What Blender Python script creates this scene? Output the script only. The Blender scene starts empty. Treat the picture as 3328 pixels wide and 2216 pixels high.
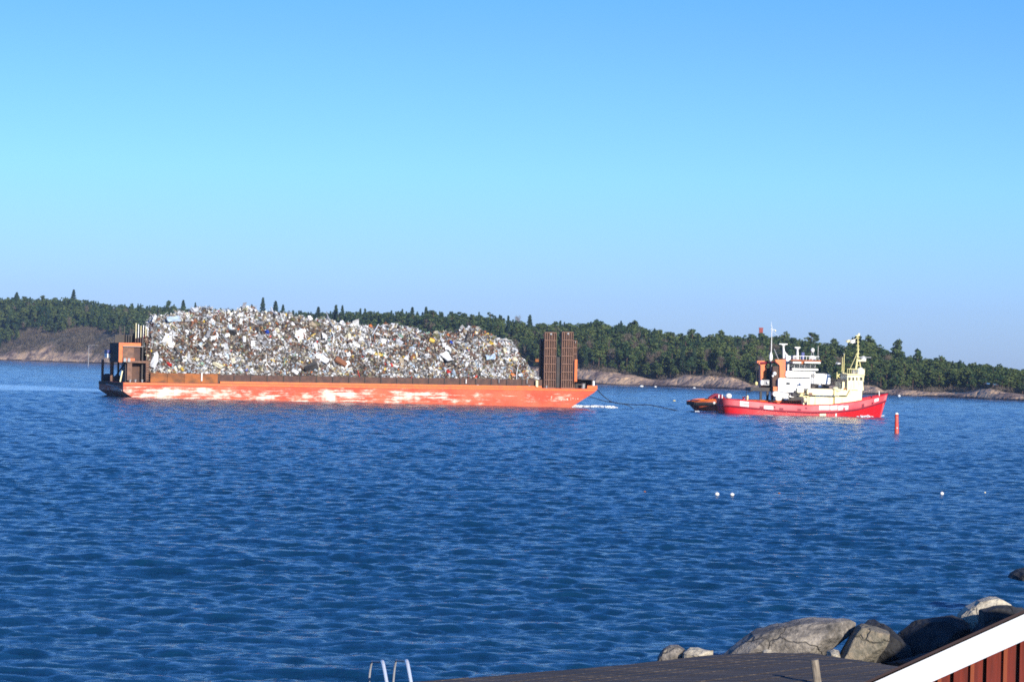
import bpy, math, random
import numpy as np
from mathutils import Matrix, Vector
R = math.radians
rnd = random.Random(7)
sc = bpy.context.scene
col = sc.collection

# ------------------------------------------------------------------ camera
FPX = 9244.0                     # focal length in photo pixels (100 mm on a 36 mm frame)
CAMH = 7.8
PITCH, ROLL = R(0.471), R(1.62)
cd = bpy.data.cameras.new('camera'); cam = bpy.data.objects.new('camera', cd); col.objects.link(cam)
cd.sensor_width = 36.0; cd.lens = 100.0; cd.clip_start = 0.5; cd.clip_end = 60000
CM = Matrix.Rotation(R(90) + PITCH, 4, 'X') @ Matrix.Rotation(ROLL, 4, 'Z')
cam.matrix_world = Matrix.Translation((0, 0, CAMH)) @ CM
sc.camera = cam
CM3 = CM.to_3x3()
CO = Vector((0, 0, CAMH))

# ------------------------------------------------------------------ light
SUN_AZ, SUN_EL = R(25), R(17)    # right of straight behind the camera
sdir = Vector((math.sin(SUN_AZ)*math.cos(SUN_EL), -math.cos(SUN_AZ)*math.cos(SUN_EL), math.sin(SUN_EL)))
sl = bpy.data.lights.new('sun', 'SUN'); sl.energy = 5.0; sl.angle = R(0.53); sl.color = (1.0, 0.93, 0.80)
so = bpy.data.objects.new('sun', sl); col.objects.link(so)
so.rotation_euler = sdir.to_track_quat('Z', 'Y').to_euler()

w = bpy.data.worlds.new('World'); sc.world = w; w.use_nodes = True
wt = w.node_tree; wn = wt.nodes; wl = wt.links
for n in list(wn): wn.remove(n)
out = wn.new('ShaderNodeOutputWorld'); bg = wn.new('ShaderNodeBackground'); sky = wn.new('ShaderNodeTexSky')
sky.sky_type = 'NISHITA'; sky.sun_disc = False; sky.sun_elevation = SUN_EL
sky.sun_rotation = math.pi - SUN_AZ
sky.air_density = 1.0; sky.dust_density = 0.3; sky.ozone_density = 3.0
tc = wn.new('ShaderNodeTexCoord'); sx = wn.new('ShaderNodeSeparateXYZ')
ramp = wn.new('ShaderNodeValToRGB'); mul = wn.new('ShaderNodeMix'); mul.data_type = 'RGBA'; mul.blend_type = 'MULTIPLY'
mul.inputs[0].default_value = 1.0
wl.new(tc.outputs['Generated'], sx.inputs[0]); wl.new(sx.outputs['Z'], ramp.inputs[0])
e = ramp.color_ramp.elements
SKY_T = [(0.0, (0.54, 0.765, 1.66)), (0.025, (0.54, 0.80, 1.66)), (0.065, (0.515, 0.875, 1.62)), (0.115, (0.42, 0.75, 1.55)),
         (0.20, (0.20, 0.66, 1.38)), (0.5, (0.26, 0.66, 1.30)), (1.0, (0.3, 0.7, 1.4))]
e[0].position = 0.0; e[0].color = (*SKY_T[0][1], 1); e[1].position = 1.0; e[1].color = (*SKY_T[-1][1], 1)
for p_, c_ in SKY_T[1:-1]:
    q = e.new(p_); q.color = (*c_, 1)
wl.new(sky.outputs[0], mul.inputs[6]); wl.new(ramp.outputs[0], mul.inputs[7])
wl.new(mul.outputs[2], bg.inputs[0]); wl.new(bg.outputs[0], out.inputs[0])
bg.inputs[1].default_value = 0.10
sc.view_settings.view_transform = 'Standard'; sc.view_settings.look = 'None'
sc.view_settings.exposure = 0.35; sc.view_settings.gamma = 1.0
sc.cycles.filter_width = 1.7; sc.cycles.use_denoising = False
sc.cycles.max_bounces = 6; sc.cycles.diffuse_bounces = 2; sc.cycles.glossy_bounces = 3

# ------------------------------------------------------------------ helpers
def ray(px, py):
    return (CM3 @ Vector(((px - 1664)/FPX, -(py - 1108)/FPX, -1))).normalized()
def at(px, py, D):
    d = ray(px, py); return CO + d*(D/d.y)
def onz(px, py, z=0.0):
    d = ray(px, py); return CO + d*((z - CAMH)/d.z)
def proj(x, y, z):
    v = CM3.transposed() @ (Vector((x, y, z)) - CO)
    return 1664 + FPX*v.x/(-v.z), 1108 - FPX*v.y/(-v.z)
CMN = np.array(CM3.transposed())
def projn(x, y, z):
    v = CMN @ np.stack([x, y, z - CAMH])
    return 1664 + FPX*v[0]/(-v[2]), 1108 - FPX*v[1]/(-v[2])

def tag(o, label=None, cat=None, group=None, kind=None):
    if label: o['label'] = label
    if cat: o['category'] = cat
    if group: o['group'] = group
    if kind: o['kind'] = kind
    return o
def empty(name, loc=(0, 0, 0), rz=0.0):
    o = bpy.data.objects.new(name, None); col.objects.link(o); o.location = loc; o.rotation_euler = (0, 0, rz)
    o.empty_display_size = 0.2
    return o
def mesh_obj(name, v, f, mats, parent=None, smooth=False, midx=None):
    me = bpy.data.meshes.new(name); me.from_pydata([tuple(a) for a in v], [], f)
    for m in (mats if isinstance(mats, (list, tuple)) else [mats]): me.materials.append(m)
    if midx is not None: me.polygons.foreach_set('material_index', midx)
    if smooth: me.polygons.foreach_set('use_smooth', [True]*len(me.polygons))
    me.update()
    o = bpy.data.objects.new(name, me); col.objects.link(o)
    if parent: o.parent = parent
    return o
def fast_mesh(name, V, F, mats, parent=None, smooth=False, midx=None):
    """V (n,3) array, F (m,k) array"""
    me = bpy.data.meshes.new(name); n, m, k = len(V), len(F), F.shape[1]
    me.vertices.add(n); me.vertices.foreach_set('co', np.ascontiguousarray(V, dtype=np.float32).ravel())
    me.loops.add(m*k); me.loops.foreach_set('vertex_index', np.ascontiguousarray(F, dtype=np.int32).ravel())
    me.polygons.add(m); me.polygons.foreach_set('loop_start', np.arange(0, m*k, k, dtype=np.int32))
    for mm in (mats if isinstance(mats, (list, tuple)) else [mats]): me.materials.append(mm)
    if midx is not None: me.polygons.foreach_set('material_index', np.asarray(midx, dtype=np.int32))
    me.polygons.foreach_set('use_smooth', np.full(m, smooth))
    me.update(calc_edges=True)
    o = bpy.data.objects.new(name, me); col.objects.link(o)
    if parent: o.parent = parent
    return o

class MB:
    def __init__(s): s.v = []; s.f = []
    def add(s, v, f):
        b = len(s.v); s.v += [tuple(a) for a in v]; s.f += [tuple(i + b for i in q) for q in f]; return s
    def box(s, x0, x1, y0, y1, z0, z1):
        if x1 < x0: x0, x1 = x1, x0
        if y1 < y0: y0, y1 = y1, y0
        if z1 < z0: z0, z1 = z1, z0
        return s.add([(x0,y0,z0),(x1,y0,z0),(x1,y1,z0),(x0,y1,z0),(x0,y0,z1),(x1,y0,z1),(x1,y1,z1),(x0,y1,z1)],
                     [(0,3,2,1),(4,5,6,7),(0,1,5,4),(1,2,6,5),(2,3,7,6),(3,0,4,7)])
    def prism(s, poly, y0, y1):
        """poly of (x,z), counter-clockwise seen from -y, extruded along y"""
        n = len(poly); a = sum(poly[i][0]*poly[(i+1) % n][1] - poly[(i+1) % n][0]*poly[i][1] for i in range(n))
        if a < 0: poly = poly[::-1]
        v = [(x, y0, z) for x, z in poly] + [(x, y1, z) for x, z in poly]
        f = [tuple(range(n)), tuple(range(2*n - 1, n - 1, -1))]
        f += [(i, i + n, (i+1) % n + n, (i+1) % n) for i in range(n)]
        return s.add(v, f)
    def rbox(s, x0, x1, y0, y1, z0, z1, r=0.2):
        pts = []
        for cx, cz, a0 in ((x1-r, z1-r, 0), (x0+r, z1-r, 90), (x0+r, z0+r, 180), (x1-r, z0+r, 270)):
            for k in range(4):
                a = R(a0 + k*30); pts.append((cx + r*math.cos(a), cz + r*math.sin(a)))
        return s.prism(pts, y0, y1)
    def tube(s, pts, r, n=8, r1=None, cap=True):
        pts = [Vector(p) for p in pts]; m = len(pts); V = []; F = []
        for i, p in enumerate(pts):
            t = (pts[min(i+1, m-1)] - pts[max(i-1, 0)]).normalized()
            u = t.cross(Vector((0, 0, 1)));
            if u.length < 1e-3: u = t.cross(Vector((1, 0, 0)))
            u.normalize(); q = t.cross(u)
            rr = r if r1 is None else r + (r1 - r)*i/(m - 1)
            for k in range(n):
                a = 2*math.pi*k/n; V.append(p + u*(rr*math.cos(a)) + q*(rr*math.sin(a)))
        for i in range(m - 1):
            for k in range(n):
                F.append((i*n + k, (i+1)*n + k, (i+1)*n + (k+1) % n, i*n + (k+1) % n))
        if cap: F.append(tuple(range(n))); F.append(tuple(range(m*n - 1, (m-1)*n - 1, -1)))
        return s.add(V, F)
    def lathe(s, c, prof, n=16):
        V = []; F = []; m = len(prof)
        for r_, z in prof:
            for k in range(n):
                a = 2*math.pi*k/n; V.append((c[0] + r_*math.cos(a), c[1] + r_*math.sin(a), c[2] + z))
        for i in range(m - 1):
            for k in range(n):
                F.append((i*n + k, i*n + (k+1) % n, (i+1)*n + (k+1) % n, (i+1)*n + k))
        F.append(tuple(range(n - 1, -1, -1))); F.append(tuple(range((m-1)*n, m*n)))
        return s.add(V, F)
    def ball(s, c, r, n=12, sz=1.0):
        return s.lathe(c, [(max(r*math.sin(math.pi*i/8), r*0.02), -r*sz*math.cos(math.pi*i/8)) for i in range(9)], n)
    def build(s, name, mat, parent=None, smooth=False):
        return mesh_obj(name, s.v, s.f, mat, parent, smooth)

# value noise
_rs = np.random.RandomState(3); _T = _rs.rand(256, 256)
def vn(x, y):
    xi = np.floor(x).astype(int); yi = np.floor(y).astype(int); fx = x - xi; fy = y - yi
    fx = fx*fx*(3 - 2*fx); fy = fy*fy*(3 - 2*fy)
    a = _T[xi & 255, yi & 255]; b = _T[(xi+1) & 255, yi & 255]; c = _T[xi & 255, (yi+1) & 255]; d = _T[(xi+1) & 255, (yi+1) & 255]
    return (a*(1-fx) + b*fx)*(1-fy) + (c*(1-fx) + d*fx)*fy
def fbm(x, y, o=4):
    s = 0; a = 0.5
    for i in range(o): s = s + a*vn(x*2**i + 17*i, y*2**i + 31*i); a *= 0.5
    return s
def sstep(a, b, x):
    t = np.clip((x - a)/(b - a), 0, 1); return t*t*(3 - 2*t)

# ------------------------------------------------------------------ materials
def principled(name):
    m = bpy.data.materials.new(name); m.use_nodes = True
    return m, m.node_tree.nodes, m.node_tree.links, m.node_tree.nodes['Principled BSDF']
def mat(name, c, rough=0.6, c2=None, scale=1.0, stretch=(1, 1, 1), lo=0.4, hi=0.65, metal=0.0, bump=0.0, detail=5, c3=None, scale3=0.4, coords='Object'):
    m, N, L, b = principled(name)
    b.inputs['Base Color'].default_value = (*c, 1); b.inputs['Roughness'].default_value = rough; b.inputs['Metallic'].default_value = metal
    if c2 is not None or bump:
        t = N.new('ShaderNodeTexCoord'); mp = N.new('ShaderNodeMapping'); mp.inputs['Scale'].default_value = stretch
        nz = N.new('ShaderNodeTexNoise'); nz.inputs['Scale'].default_value = scale; nz.inputs['Detail'].default_value = detail
        L.new(t.outputs[coords], mp.inputs[0]); L.new(mp.outputs[0], nz.inputs[0])
        if c2 is not None:
            mr = N.new('ShaderNodeMapRange'); mr.inputs[1].default_value = lo; mr.inputs[2].default_value = hi
            mx = N.new('ShaderNodeMix'); mx.data_type = 'RGBA'
            mx.inputs[6].default_value = (*c, 1); mx.inputs[7].default_value = (*c2, 1)
            L.new(nz.outputs[0], mr.inputs[0]); L.new(mr.outputs[0], mx.inputs[0]); last = mx.outputs[2]
            if c3 is not None:
                n3 = N.new('ShaderNodeTexNoise'); n3.inputs['Scale'].default_value = scale3; n3.inputs['Detail'].default_value = 4
                L.new(mp.outputs[0], n3.inputs[0])
                m3 = N.new('ShaderNodeMapRange'); m3.inputs[1].default_value = 0.5; m3.inputs[2].default_value = 0.62
                L.new(n3.outputs[0], m3.inputs[0])
                x3 = N.new('ShaderNodeMix'); x3.data_type = 'RGBA'; x3.inputs[7].default_value = (*c3, 1)
                L.new(m3.outputs[0], x3.inputs[0]); L.new(last, x3.inputs[6]); last = x3.outputs[2]
            L.new(last, b.inputs['Base Color'])
        if bump:
            bp = N.new('ShaderNodeBump'); bp.inputs['Strength'].default_value = 1.0; bp.inputs['Distance'].default_value = bump
            L.new(nz.outputs[0], bp.inputs['Height']); L.new(bp.outputs[0], b.inputs['Normal'])
    return m

M = {}
M['white'] = mat('white_paint', (0.86, 0.85, 0.82), 0.4, (0.66, 0.60, 0.50), 1.4, (1.6, 1.6, .35), .48, .8)
M['cream'] = mat('cream_paint', (0.88, 0.79, 0.46), 0.4, (0.70, 0.50, 0.20), 1.3, (1.5, 1.5, .4), lo=0.5, hi=0.82)
M['yellow'] = mat('yellow_paint', (0.80, 0.70, 0.30), 0.45)
M['orange'] = mat('orange_paint', (0.72, 0.155, 0.014), 0.45, (0.58, 0.11, 0.02), 1.2)
M['glass'] = mat('dark_glass', (0.02, 0.025, 0.03), 0.1)
M['black'] = mat('black_rubber', (0.015, 0.015, 0.018), 0.8)
M['dark'] = mat('dark_steel', (0.022, 0.018, 0.02), 0.6, (0.045, 0.028, 0.022), 0.8)
M['grey'] = mat('grey_steel', (0.30, 0.30, 0.31), 0.5)
M['rust'] = mat('rusty_steel', (0.155, 0.085, 0.06), 0.8, (0.24, 0.125, 0.08), 1.5)
M['rust_dark'] = mat('dark_rusty_steel', (0.075, 0.04, 0.032), 0.8, (0.12, 0.06, 0.04), 1.1)
M['rust_orange'] = mat('orange_rusty_steel', (0.36, 0.11, 0.02), 0.75, (0.16, 0.06, 0.02), 0.45, (1, 1, 1.5), 0.42, 0.6)
M['red_hull'] = mat('bright_red_paint', (0.66, 0.012, 0.018), 0.35, (0.5, 0.02, 0.02), 0.4, (0.5, 1, 1), 0.5, 0.8)
M['red_faded'] = mat('faded_red_paint', (0.66, 0.085, 0.10), 0.5, (0.70, 0.17, 0.17), 0.25, (1, 1, 1), 0.45, 0.7)
M['red_dark'] = mat('dark_red_paint', (0.22, 0.012, 0.03), 0.6)
M['orange_hull'] = mat('orange_hull_paint', (0.60, 0.12, 0.035), 0.5, (0.35, 0.08, 0.04), 0.5)
M['blue'] = mat('blue_paint', (0.015, 0.035, 0.22), 0.5)
M['brown_deck'] = mat('brown_deck', (0.10, 0.045, 0.035), 0.8)

def hull_mat():
    m, N, L, b = principled('scuffed_orange_hull'); b.inputs['Roughness'].default_value = 0.6
    t = N.new('ShaderNodeTexCoord'); s = N.new('ShaderNodeSeparateXYZ'); L.new(t.outputs['Object'], s.inputs[0])
    def noise(sc_, st, det, rough=0.6):
        mp = N.new('ShaderNodeMapping'); mp.inputs['Scale'].default_value = st
        n = N.new('ShaderNodeTexNoise'); n.inputs['Scale'].default_value = sc_; n.inputs['Detail'].default_value = det
        n.inputs['Roughness'].default_value = rough
        L.new(t.outputs['Object'], mp.inputs[0]); L.new(mp.outputs[0], n.inputs[0]); return n.outputs[0]
    def math_(op, a, bb, clamp=False):
        q = N.new('ShaderNodeMath'); q.operation = op; q.use_clamp = clamp
        for i, k in enumerate((a, bb)):
            if isinstance(k, (int, float)): q.inputs[i].default_value = k
            else: L.new(k, q.inputs[i])
        return q.outputs[0]
    def mr(x, a, bb, c=0.0, d=1.0):
        q = N.new('ShaderNodeMapRange'); q.inputs[1].default_value = a; q.inputs[2].default_value = bb
        q.inputs[3].default_value = c; q.inputs[4].default_value = d; L.new(x, q.inputs[0]); return q.outputs[0]
    big = noise(0.22, (1, 1, 1.6), 3); patch = noise(1.2, (0.40, 1, 1.6), 8, 0.72); streak = noise(1.3, (0.10, 1, 3.6), 7, 0.7)
    # most worn in a belt in the lower half, little near the deck edge, little towards the bow
    zup = mr(s.outputs['Z'], 2.4, 1.4, 0.0, 1.0); zx = mr(s.outputs['X'], 50, 90, 0.0, 0.10)
    zb = mr(s.outputs['Z'], -0.6, 0.3, 0.4, 1.0)
    score = math_('ADD', math_('MULTIPLY', patch, 0.45), math_('MULTIPLY', streak, 0.55))
    score = math_('ADD', score, math_('MULTIPLY', math_('SUBTRACT', big, 0.5), 0.42))
    score = math_('SUBTRACT', score, zx)
    score = math_('ADD', score, math_('MULTIPLY', math_('SUBTRACT', math_('MULTIPLY', zup, zb), 0.85), 0.13))
    white = mr(score, 0.485, 0.57)
    pink = mr(noise(0.35, (0.5, 1, 1), 4), 0.40, 0.62)
    a = N.new('ShaderNodeMix'); a.data_type = 'RGBA'; a.inputs[6].default_value = (0.50, 0.050, 0.010, 1); a.inputs[7].default_value = (0.56, 0.105, 0.038, 1)
    L.new(pink, a.inputs[0])
    c = N.new('ShaderNodeMix'); c.data_type = 'RGBA'; c.inputs[7].default_value = (0.74, 0.62, 0.50, 1)
    L.new(a.outputs[2], c.inputs[6]); L.new(white, c.inputs[0])
    # weld seams every 3.06 m
    fr = math_('FRACT', math_('DIVIDE', s.outputs['X'], 3.06), 0.0)
    seam = mr(math_('ABSOLUTE', math_('SUBTRACT', fr, 0.5), 0.0), 0.475, 0.495, 0.0, 0.35)
    d = N.new('ShaderNodeMix'); d.data_type = 'RGBA'; d.inputs[7].default_value = (0.42, 0.07, 0.03, 1)
    L.new(c.outputs[2], d.inputs[6]); L.new(seam, d.inputs[0]); L.new(d.outputs[2], b.inputs['Base Color'])
    return m
M['barge_hull'] = hull_mat()
M['scuff'] = mat('scuffed_lettering', (0.70, 0.52, 0.40), .6, (0.55, 0.12, 0.05), 2.5, lo=.45, hi=.55)

def foliage_mat(name, ca, cb, rough=0.9):
    m, N, L, b = principled(name); b.inputs['Roughness'].default_value = rough
    b.inputs['Specular IOR Level'].default_value = 0.1
    g = N.new('ShaderNodeNewGeometry')
    n = N.new('ShaderNodeTexNoise'); n.inputs['Scale'].default_value = 0.085; n.inputs['Detail'].default_value = 2
    n2 = N.new('ShaderNodeTexNoise'); n2.inputs['Scale'].default_value = 0.8; n2.inputs['Detail'].default_value = 3
    L.new(g.outputs['Position'], n.inputs[0]); L.new(g.outputs['Position'], n2.inputs[0])
    ad = N.new('ShaderNodeMath'); ad.operation = 'ADD'; L.new(n.outputs[0], ad.inputs[0]); L.new(n2.outputs[0], ad.inputs[1])
    mr = N.new('ShaderNodeMapRange'); mr.inputs[1].default_value = 0.82; mr.inputs[2].default_value = 1.18; L.new(ad.outputs[0], mr.inputs[0])
    mx = N.new('ShaderNodeMix'); mx.data_type = 'RGBA'; mx.inputs[6].default_value = (*ca, 1); mx.inputs[7].default_value = (*cb, 1)
    L.new(mr.outputs[0], mx.inputs[0]); L.new(mx.outputs[2], b.inputs['Base Color'])
    return m
M['pine'] = foliage_mat('pine_needles', (0.030, 0.064, 0.030), (0.115, 0.145, 0.045))
M['spruce'] = foliage_mat('spruce_needles', (0.024, 0.048, 0.030), (0.05, 0.08, 0.038))
M['twig'] = foliage_mat('bare_twigs', (0.11, 0.085, 0.07), (0.20, 0.165, 0.12))
M['bark'] = mat('bark', (0.10, 0.06, 0.045), 0.9, (0.16, 0.09, 0.06), 2.0)
M['birch_bark'] = mat('birch_bark', (0.50, 0.47, 0.44), 0.8, (0.2, 0.18, 0.17), 3.0)

# ------------------------------------------------------------------ water
def wavefield(X, Y, step):
    r = np.random.RandomState(11); Z = np.zeros_like(X)
    lam = np.geomspace(0.5, 6.5, 80)
    for i, l in enumerate(lam):
        th = r.normal(0, 0.55) + 0.15; k = 2*math.pi/l; ph = r.rand()*6.283
        s = 0.025*(1.3 if l < 1.6 else (0.95 if l < 3.2 else 0.5))
        a = s*l/(2*math.pi)
        wgt = sstep(2.0, 3.4, l/step)
        arg = k*(X*math.sin(th) + Y*math.cos(th)) + ph
        c = np.cos(arg)
        Z += wgt*a*(c - (0.24 if abs(th) < 1.2 else 0.0)*np.sin(2*arg))
    return Z
az_d = np.linspace(-11.8, 11.8, 740)
az_l = -11.8 - np.geomspace(0.08, 88, 44)[::1]
azs = np.radians(np.concatenate([az_l[::-1], az_d, -az_l]))
rs_ = np.concatenate([np.geomspace(10, 55, 30)[:-1], np.geomspace(55, 1500, 2500)[:-1], np.geomspace(1500, 14000, 60)])
A, RR = np.meshgrid(azs, rs_)
WX = RR*np.sin(A); WY = RR*np.cos(A)
stepr = np.gradient(rs_)[:, None]*np.ones_like(A); stepc = np.abs(np.gradient(azs))[None, :]*RR
gust = 0.72 + 0.55*fbm(WX/38 + 9, WY/60 + 4, 3)
WZ = wavefield(WX, WY, np.maximum(stepr, stepc))*gust
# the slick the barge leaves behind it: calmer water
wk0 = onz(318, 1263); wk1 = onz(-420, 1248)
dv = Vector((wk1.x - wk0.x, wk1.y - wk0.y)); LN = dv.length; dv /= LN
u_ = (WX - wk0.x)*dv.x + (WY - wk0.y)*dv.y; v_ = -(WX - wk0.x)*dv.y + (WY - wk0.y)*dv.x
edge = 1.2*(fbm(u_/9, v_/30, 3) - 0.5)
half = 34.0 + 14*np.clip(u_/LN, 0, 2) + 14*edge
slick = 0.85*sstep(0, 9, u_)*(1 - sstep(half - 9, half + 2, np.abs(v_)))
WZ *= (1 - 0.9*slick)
nr, nc = WX.shape
idx = np.arange(nr*nc).reshape(nr, nc)
F = np.stack([idx[:-1, :-1], idx[:-1, 1:], idx[1:, 1:], idx[1:, :-1]], -1).reshape(-1, 4)
V = np.stack([WX, WY, WZ], -1).reshape(-1, 3)
def water_mat():
    m, N, L, b = principled('sea_water')
    b.inputs['IOR'].default_value = 1.33
    b.inputs['Specular IOR Level'].default_value = 0.5
    at_ = N.new('ShaderNodeAttribute'); at_.attribute_name = 'slick'
    g = N.new('ShaderNodeNewGeometry')
    def nz(scale, st, det, rough=0.55):
        mp = N.new('ShaderNodeMapping'); mp.inputs['Scale'].default_value = st; mp.inputs['Rotation'].default_value = (0, 0, 0.2)
        n = N.new('ShaderNodeTexNoise'); n.inputs['Scale'].default_value = scale; n.inputs['Detail'].default_value = det
        n.inputs['Roughness'].default_value = rough
        L.new(g.outputs['Position'], mp.inputs[0]); L.new(mp.outputs[0], n.inputs[0]); return n.outputs[0]
    n1 = nz(3.2, (0.55, 1, 1), 5, 0.7); n2 = nz(0.45, (0.45, 1, 1), 3)
    inv = N.new('ShaderNodeMapRange'); inv.inputs[3].default_value = 1.0; inv.inputs[4].default_value = 0.08
    L.new(at_.outputs['Fac'], inv.inputs[0])
    b1 = N.new('ShaderNodeBump'); b1.inputs['Distance'].default_value = 0.13; L.new(n1, b1.inputs['Height']); L.new(inv.outputs[0], b1.inputs['Strength'])
    b2 = N.new('ShaderNodeBump'); b2.inputs['Distance'].default_value = 0.45; L.new(n2, b2.inputs['Height']); L.new(inv.outputs[0], b2.inputs['Strength'])
    L.new(b2.outputs[0], b1.inputs['Normal']); L.new(b1.outputs[0], b.inputs['Normal'])
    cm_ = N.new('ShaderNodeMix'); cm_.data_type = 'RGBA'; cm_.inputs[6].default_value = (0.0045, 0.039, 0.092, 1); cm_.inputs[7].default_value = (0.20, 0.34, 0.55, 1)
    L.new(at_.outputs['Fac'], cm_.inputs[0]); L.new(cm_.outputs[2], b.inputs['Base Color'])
    b.inputs['Roughness'].default_value = 0.10
    return m
M['water'] = water_mat()
wo = fast_mesh('sea', V, F, M['water'], smooth=True)
a_ = wo.data.attributes.new('slick', 'FLOAT', 'POINT'); a_.data.foreach_set('value', slick.astype(np.float32).ravel())
tag(wo, 'dark blue wind-rippled sea', kind='structure')

# sea bed far below, closes the scene from underneath
# ------------------------------------------------------------------ island terrain
T2 = lambda px: (np.asarray(px, dtype=float) - 1664)/FPX
P_D = ([-500, 0, 400, 900, 1500, 1943, 2097, 2246, 2439, 2650, 2883, 3074, 3148, 3328, 3800],
       [2330, 2200, 2050, 1760, 1420, 1255, 1262, 1232, 1180, 1140, 1105, 1085, 1060, 1000, 900])
_pg = np.arange(-700, 4200, 10.0); _kk = np.exp(-0.5*(np.arange(-40, 41)/14.0)**2); _kk /= _kk.sum()
_dg = np.convolve(np.pad(np.interp(_pg, *P_D), 40, mode='edge'), _kk, 'valid')
P_SKY = ([-500, 0, 60, 140, 240, 350, 470, 560, 620, 800, 900, 1040, 1200, 1340, 1480, 1625, 1700, 1808, 1907, 2049, 2120, 2190, 2261, 2332, 2402, 2473, 2600, 2685, 2720, 2790, 2830, 2900, 3000, 3110, 3222, 3328, 3800],
         [975, 966, 960, 962, 968, 985, 990, 992, 1000, 1006, 1010, 1012, 1010, 1012, 1015, 1028, 1046, 1048, 1045, 1052, 1066, 1078, 1088, 1080, 1088, 1085, 1096, 1108, 1122, 1096, 1104, 1140, 1160, 1172, 1186, 1195, 1230])
P_RK = ([-500, 0, 120, 300, 400, 700, 1400, 1880, 1943, 2008, 2067, 2121, 2157, 2201, 2231, 2275, 2320, 2380, 2424, 2445, 2600, 2812, 2851, 2875, 2910, 2940, 3000, 3074, 3148, 3190, 3222, 3267, 3328, 3800],
        [1120, 1108, 1070, 1076, 1090, 1150, 1185, 1200, 1200, 1209, 1221, 1236, 1237, 1230, 1222, 1224, 1219, 1224, 1241, 1252, 1250, 1252, 1254, 1270, 1267, 1266, 1273, 1274, 1277, 1268, 1264, 1277, 1287, 1300])
YH = lambda px: 1184 + 0.0283*(px - 1664)
def ds(px): return np.interp(px, _pg, _dg)
def rkd(px): return np.interp(px, [0, 400, 900, 1900], [70, 70, 40, 22])       # how deep the bare rock belt is
def rk(px): return CAMH + (YH(px) - np.interp(px, *P_RK))*(ds(px) + rkd(px))/FPX
def treeh(px): return np.interp(px, [0, 500, 1500, 2500, 3328], [15, 14, 13, 12, 8.5])
HD = 135.0
def zsky(px, D): return CAMH + (YH(px) - np.interp(px, *P_SKY))*D/FPX
def ground(px, d):
    D = ds(px) + d; r = np.maximum(rk(px), 0.8); q = rkd(px)
    H = np.maximum(zsky(px, ds(px) + HD + q) - treeh(px)*0.95, r + 0.5)
    x = D*T2(px)
    z = r*(1 - (1 - np.clip(d/q, 0, 1))**1.8) + (H - r)*sstep(q*0.7, q + HD, d)
    ca, sa = 0.8, 0.6
    xr, dr = x*ca + D*sa, -x*sa + D*ca
    lump = (fbm(xr/26 + 5, dr/17 + 2, 5) - 0.45)
    amp = np.minimum(3.4, 0.45*np.maximum(r, 2.5))*sstep(0, q*0.35, d)*(1 - 0.5*sstep(q, q + 30, d))
    z = z + lump*amp
    z = z - 1.5*(d < 0)*np.clip(-d/6, 0, 1) + 0.35*sstep(0, 1.5, d)
    z = z - sstep(q + HD, q + HD + 150, d)*(H*0.5)
    return z
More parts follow.
